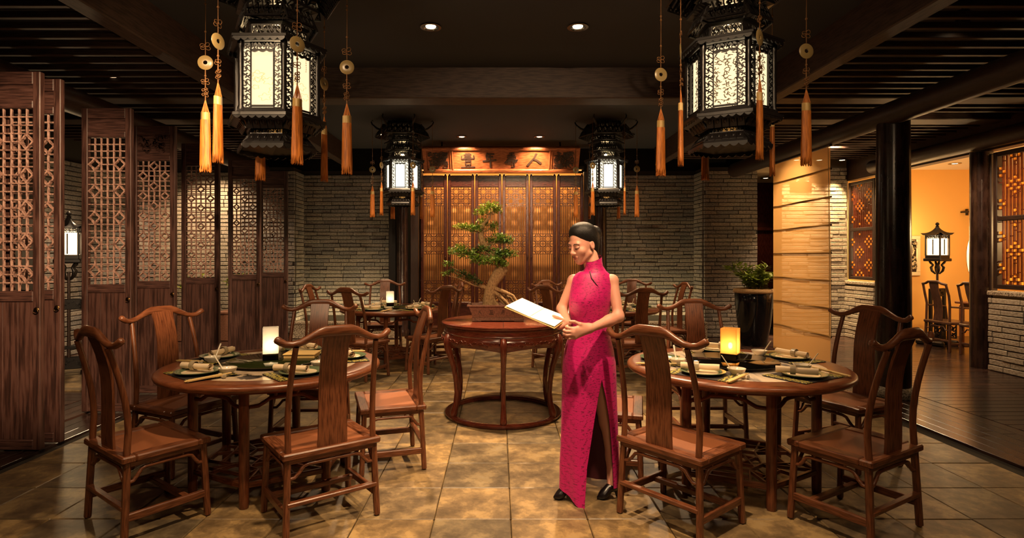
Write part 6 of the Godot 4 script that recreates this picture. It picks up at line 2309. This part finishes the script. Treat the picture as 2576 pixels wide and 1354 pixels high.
func waitress():
	var D0 = 3.58
	var base = W(0.58, 0, D0)
	var o = thing("person", "woman in a sleeveless magenta silk dress looking down at an open menu", "person", base)
	var J = func(px, py, dz = 0.0): return P(px, py, D0 + dz) - base
	var I3 = Basis.IDENTITY
	# ---- head frame
	var fw = Vector3(-0.79, -0.27, 0.55).normalized()
	var up0 = Vector3(-0.16, 0.97, 0.1)
	var hx = up0.cross(fw).normalized()
	var hy = fw.cross(hx)
	var HB = Basis(hx, hy, fw)
	var hc = J.call(1466, 616)
	var K = func(x, y, z): return hc + HB * Vector3(x, y, z)
	var neck = J.call(1494, 676, 0.0)
	# ---- body skin
	var sk = MB.new()
	var lsh = J.call(1540, 706, -0.02)
	var lel = J.call(1556, 797, -0.1)
	var lwr = J.call(1487, 826, -0.235)
	var rsh = J.call(1443, 706, 0.04)
	var rel = J.call(1413, 778, 0.06)
	var rwr = J.call(1428, 812, -0.1)
	var body = [
		["cap", neck + Vector3(0, -0.07, 0), J.call(1487, 770, 0.0), 0.04, 0.08, 0.02],
		["cap", J.call(1490, 760, 0), J.call(1484, 900, 0), 0.09, 0.11, 0.05],
		["cap", lsh + Vector3(-0.1, 0.012, 0.0), lsh, 0.036, 0.036, 0.03],
		["cap", rsh + Vector3(0.1, 0.012, 0.0), rsh, 0.036, 0.036, 0.03],
		["cap", lsh, lel, 0.037, 0.032, 0.02],
		["cap", lel, lel.lerp(lwr, 0.35), 0.034, 0.034, 0.02],
		["cap", lel.lerp(lwr, 0.35), lwr, 0.034, 0.0235, 0.02],
		["cap", rsh, rel, 0.036, 0.032, 0.02],
		["cap", rel, rwr, 0.033, 0.0235, 0.02],
		["cap", J.call(1470, 900, 0.03), J.call(1440, 1060, 0.02), 0.085, 0.055, 0.05],
		["cap", J.call(1440, 1060, 0.02), J.call(1428, 1214, 0.0), 0.055, 0.03, 0.03],
		["cap", J.call(1498, 900, 0.02), J.call(1530, 1062, 0.06), 0.085, 0.055, 0.05],
		["cap", J.call(1530, 1062, 0.06), J.call(1543, 1150, 0.05), 0.052, 0.046, 0.03],
		["cap", J.call(1543, 1150, 0.05), J.call(1538, 1226, 0.0), 0.046, 0.028, 0.03],
		["cap", neck + Vector3(0.0, -0.06, 0.0), K.call(0, -0.04, -0.035), 0.047, 0.046, 0.012]]
	sdf_add(sk, body, 0.012)
	# ---- hands
	var lh = [["cap", lwr.lerp(lel, 0.12), lwr, 0.0245, 0.0235, 0.02]]
	var kn = [J.call(1447, 827, -0.268), J.call(1443, 834.5, -0.272), J.call(1443, 842, -0.27), J.call(1447, 849, -0.264)]
	for i in 4:
		lh.append(["cap", lwr + Vector3(-0.012, 0.008 - 0.006 * i, 0), kn[i], 0.017, 0.0125, 0.02])
		var p1 = kn[i] + Vector3(-0.041 + 0.004 * absf(i - 1.5), 0.003 - 0.003 * i, 0.0)
		var p2 = p1 + Vector3(-0.014, 0.004, -0.022)
		var p3 = p2 + Vector3(0.01, 0.004, -0.018)
		lh.append(["cap", kn[i], p1, 0.0108, 0.0095, 0.006])
		lh.append(["cap", p1, p2, 0.0095, 0.0085, 0.004])
		lh.append(["cap", p2, p3, 0.0085, 0.0075, 0.004])
	lh.append(["cap", lwr + Vector3(-0.015, 0.008, -0.005), J.call(1459, 816, -0.26), 0.018, 0.0125, 0.015])
	lh.append(["cap", J.call(1459, 816, -0.26), J.call(1445, 810, -0.26), 0.0115, 0.01, 0.005])
	lh.append(["cap", J.call(1445, 810, -0.26), J.call(1434, 809, -0.25), 0.01, 0.0085, 0.004])
	sdf_add(sk, lh, 0.0036)
	var rh = [["cap", rwr.lerp(rel, 0.12), rwr, 0.0245, 0.0235, 0.02]]
	for i in 4:
		var k0 = J.call(1408 - 1.0 * i, 822 + 0.6 * i, -0.1 - 0.021 * i)
		var p1 = k0 + Vector3(-0.04 + 0.004 * absf(i - 1.5), 0.006, -0.002)
		var p2 = p1 + Vector3(-0.024, 0.012, 0)
		var p3 = p2 + Vector3(-0.016, 0.012, 0)
		rh.append(["cap", rwr + Vector3(-0.008, -0.004, -0.004 + 0.008 * (1.5 - i)), k0, 0.017, 0.012, 0.02])
		rh.append(["cap", k0, p1, 0.0105, 0.0092, 0.005])
		rh.append(["cap", p1, p2, 0.0092, 0.0083, 0.004])
		rh.append(["cap", p2, p3, 0.0083, 0.0074, 0.004])
	rh.append(["cap", rwr, J.call(1416, 806, -0.12), 0.017, 0.012, 0.015])
	rh.append(["cap", J.call(1416, 806, -0.12), J.call(1402, 799, -0.13), 0.011, 0.0095, 0.005])
	rh.append(["cap", J.call(1402, 799, -0.13), J.call(1392, 795, -0.135), 0.0095, 0.008, 0.004])
	sdf_add(sk, rh, 0.0036)
	# ---- head
	var E = func(x, y, z, rx, ry, rz, k): return ["ell", K.call(x, y, z), Vector3(rx, ry, rz), HB, k]
	var hd = [
		E.call(0, 0.035, -0.012, 0.073, 0.084, 0.092, 0.02),
		E.call(0, -0.028, 0.026, 0.058, 0.074, 0.062, 0.03),
		E.call(0, -0.088, 0.052, 0.024, 0.022, 0.022, 0.03),
		["cap", K.call(-0.048, -0.055, 0.005), K.call(-0.012, -0.092, 0.05), 0.019, 0.016, 0.02],
		["cap", K.call(0.048, -0.055, 0.005), K.call(0.012, -0.092, 0.05), 0.019, 0.016, 0.02],
		E.call(-0.036, -0.026, 0.058, 0.024, 0.022, 0.02, 0.02),
		E.call(0.036, -0.026, 0.058, 0.024, 0.022, 0.02, 0.02),
		["cap", K.call(-0.034, 0.022, 0.07), K.call(0.034, 0.022, 0.07), 0.012, 0.012, 0.015],
		["cut", K.call(-0.029, 0.003, 0.094), Vector3(0.019, 0.011, 0.013), HB, 0.01],
		["cut", K.call(0.029, 0.003, 0.094), Vector3(0.019, 0.011, 0.013), HB, 0.01],
		E.call(-0.029, 0.002, 0.076, 0.0165, 0.0105, 0.011, 0.004),
		E.call(0.029, 0.002, 0.076, 0.0165, 0.0105, 0.011, 0.004),
		["cap", K.call(0, 0.014, 0.083), K.call(0, -0.026, 0.1), 0.0065, 0.0095, 0.01],
		E.call(0, -0.03, 0.1, 0.0115, 0.0095, 0.011, 0.008),
		E.call(-0.012, -0.034, 0.09, 0.008, 0.0075, 0.009, 0.006),
		E.call(0.012, -0.034, 0.09, 0.008, 0.0075, 0.009, 0.006),
		E.call(0, -0.058, 0.081, 0.024, 0.0075, 0.01, 0.008),
		E.call(0, -0.068, 0.08, 0.02, 0.0065, 0.009, 0.005),
		E.call(-0.073, -0.008, -0.012, 0.008, 0.028, 0.017, 0.006),
		E.call(0.073, -0.008, -0.012, 0.008, 0.028, 0.017, 0.006),
		["cut", K.call(-0.082, -0.004, -0.008), Vector3(0.006, 0.017, 0.009), HB, 0.006],
		["cut", K.call(0.082, -0.004, -0.008), Vector3(0.006, 0.017, 0.009), HB, 0.006],
		["cap", K.call(0, -0.03, -0.035), neck + Vector3(0, 0.01, 0), 0.047, 0.046, 0.015]]
	sdf_add(sk, hd, 0.0034)
	var bd = part("body", sk, mats["skin"], o)
	# features
	for s in [-1, 1]:
		var eb = MB.new()
		eb.tube([K.call(s * 0.014, 0.021, 0.087), K.call(s * 0.026, 0.0255, 0.0885), K.call(s * 0.038, 0.0245, 0.083), K.call(s * 0.05, 0.018, 0.071)], [0.0022, 0.0026, 0.0022, 0.0012], 6, true, HB.z)
		part("eyebrow", eb, mats["hair"], bd)
		var el = MB.new()
		el.tube([K.call(s * 0.014, -0.002, 0.083), K.call(s * 0.022, -0.005, 0.0868), K.call(s * 0.032, -0.005, 0.086), K.call(s * 0.043, 0.0, 0.079), K.call(s * 0.048, 0.004, 0.073)], [0.0012, 0.0017, 0.0018, 0.0016, 0.001], 6, true, HB.z)
		part("eyelashes", el, mats["hair"], bd)
	var lp = MB.new()
	lp.x = Transform3D(HB, hc)
	lp.ball(Vector3(0, -0.0578, 0.0835), Vector3(0.021, 0.0052, 0.0085), 14, 8)
	lp.ball(Vector3(0, -0.067, 0.0825), Vector3(0.0175, 0.0055, 0.0078), 14, 8)
	part("lips", lp, mats["lip"], bd)
	# hair swept back into a knot
	var hr = [
		E.call(0, 0.05, -0.026, 0.083, 0.086, 0.095, 0.02),
		E.call(0, 0.086, 0.0, 0.07, 0.052, 0.062, 0.03),
		E.call(0, 0.0, -0.06, 0.07, 0.07, 0.055, 0.03),
		E.call(0.0, 0.045, -0.118, 0.05, 0.05, 0.042, 0.015),
		E.call(0.0, -0.045, -0.062, 0.055, 0.05, 0.035, 0.02),
		["cut", K.call(0, -0.012, 0.092), Vector3(0.07, 0.092, 0.07), HB, 0.012],
		["cut", K.call(0.075, -0.035, 0.03), Vector3(0.05, 0.058, 0.05), HB, 0.01],
		["cut", K.call(-0.075, -0.035, 0.03), Vector3(0.05, 0.058, 0.05), HB, 0.01]]
	var hb = MB.new()
	sdf_add(hb, hr, 0.0042)
	part("hair", hb, mats["hair"], o)
	# ---- dress: rings down the body, open along the slit at her left side
	var ringy = [[651, 1493, 21, 0.056], [664, 1493, 22, 0.057], [677, 1492, 25, 0.062], [683, 1492, 34, 0.072], [690, 1491, 44, 0.084], [700, 1490, 50, 0.094], [720, 1489, 53, 0.112], [745, 1487, 54, 0.122], [765, 1485, 53, 0.122], [790, 1483, 49, 0.108], [815, 1482, 46, 0.1], [840, 1482, 51, 0.106], [875, 1482, 61, 0.12], [910, 1482, 67, 0.128], [945, 1482, 69, 0.13], [990, 1482, 70, 0.128], [1040, 1482, 71, 0.125], [1100, 1482, 72, 0.122], [1160, 1481, 73, 0.12], [1216, 1480, 72, 0.12]]
	for layer in 2:
		var rows = []
		for q in ringy:
			var s = clampf((q[0] - 945.0) / 271.0, 0.0, 1.0)
			s = pow(s, 0.8)
			var t0 = deg_to_rad(70.0 + 35.0 * s)
			var t1 = deg_to_rad(430.0 - 40.0 * s)
			var line = PackedVector3Array()
			for j in 57:
				var a = lerpf(t0, t1, j / 56.0)
				var A = (q[2] / 395.0 * D0 / 3.62) * 0.985 - 0.004 * layer
				var b = q[3] - 0.004 * layer
				var c = J.call(q[1], q[0], 0.0)
				# softly squared section for shoulders and a fuller bust towards the left
				var cx = cos(a)
				var sx = sin(a)
				var pt = c + Vector3(cx * A, 0, sx * b)
				if q[0] < 680:
					pt.y -= (pt - c).dot(Vector3(-0.8, 0, 0.6)) * 0.42
				if q[0] > 725 and q[0] < 800:
					pt += Vector3(-0.012, 0, 0.02) * pow(maxf(sin(a - 0.9), 0.0), 3.0) * sin(PI * (q[0] - 725.0) / 75.0)
				if q[0] > 1000:
					var w = (q[0] - 1000.0) / 216.0
					pt += Vector3(cx, 0, sx) * 0.012 * w * sin(a * 7.0)
				if q[0] == 1216:
					var e = pow(maxf(1.0 - j / 14.0, 0.0), 1.3)
					pt.y -= 0.098 * e + 0.012
					pt.z += 0.03 * e
				line.append(pt)
			rows.append(line)
		var db = MB.new()
		db.grid(rows)
		part(["dress", "shaded_lining"][layer], db, mats[["dress", "shaded_lining"][layer]], o)
	# dark piping from the collar to the armpit
	var pp = MB.new()
	pp.tube([J.call(1484, 683, -0.072), J.call(1488, 700, -0.096), J.call(1500, 716, -0.108), J.call(1514, 732, -0.106), J.call(1529, 752, -0.078)], 0.0028, 7, true, Vector3(0, 0, 1))
	part("piping", pp, mats["shoe"], o)
	# shoes
	for q in [[1428, 1226, 1394, 1254, -0.03], [1534, 1230, 1504, 1253, -0.03]]:
		var an = J.call(q[0], q[1], 0.0)
		var toe = J.call(q[2], q[3], q[4])
		toe.y = 0.014
		var heel = an + Vector3(0.02, -0.01, 0)
		heel.y = 0.07
		var ball_ = heel.lerp(toe, 0.62)
		ball_.y = 0.022
		var sb = MB.new()
		sb.tube([heel + Vector3(0.015, 0, 0), heel.lerp(ball_, 0.4) + Vector3(0, 0.012, 0), ball_ + Vector3(0, 0.008, 0), toe.lerp(ball_, 0.45), toe], [Vector2(0.026, 0.026), Vector2(0.03, 0.03), Vector2(0.037, 0.028), Vector2(0.028, 0.02), Vector2(0.006, 0.01)], 12)
		var sh = part("shoe", sb, mats["shoe"], o)
		var hl = MB.new()
		hl.tube([heel + Vector3(0.02, -0.01, 0), Vector3(heel.x + 0.024, 0.006, heel.z)], [0.016, 0.006], 8)
		part("heel", hl, mats["shoe"], sh)
	# ---- the menu she holds
	var A = P(1312, 752, D0 + 0.08)
	var B = P(1428, 800, D0 - 0.03)
	var Dn = P(1306, 787, D0 - 0.2)
	var u = (B - A).normalized()
	var v = (Dn - A)
	v = (v - u * v.dot(u)).normalized()
	var nn = v.cross(u).normalized()
	if nn.y < 0:
		nn = -nn
	var ul = (B - A).length()
	var vl = 0.27
	var mc = A + u * ul * 0.5 + v * vl * 0.5
	var mn = thing("menu", "open white menu folder held in the woman's hands over the round table", "menu", mc)
	var mb = Basis(u, nn, u.cross(nn))
	mn.transform = Transform3D(mb, mc)
	part("cover", box_mesh(Vector3(ul + 0.01, 0.006, vl + 0.008), 0.002), mats["bamboo"], mn, Transform3D(Basis(), Vector3(0, -0.005, 0)))
	for s in [-1, 1]:
		part("page", box_mesh(Vector3(ul / 2 - 0.002, 0.004, vl), 0.001), mats["paper"], mn, Transform3D(Basis(Vector3.BACK, s * 0.03), Vector3(s * ul / 4, 0.001 + 0.002, 0)))
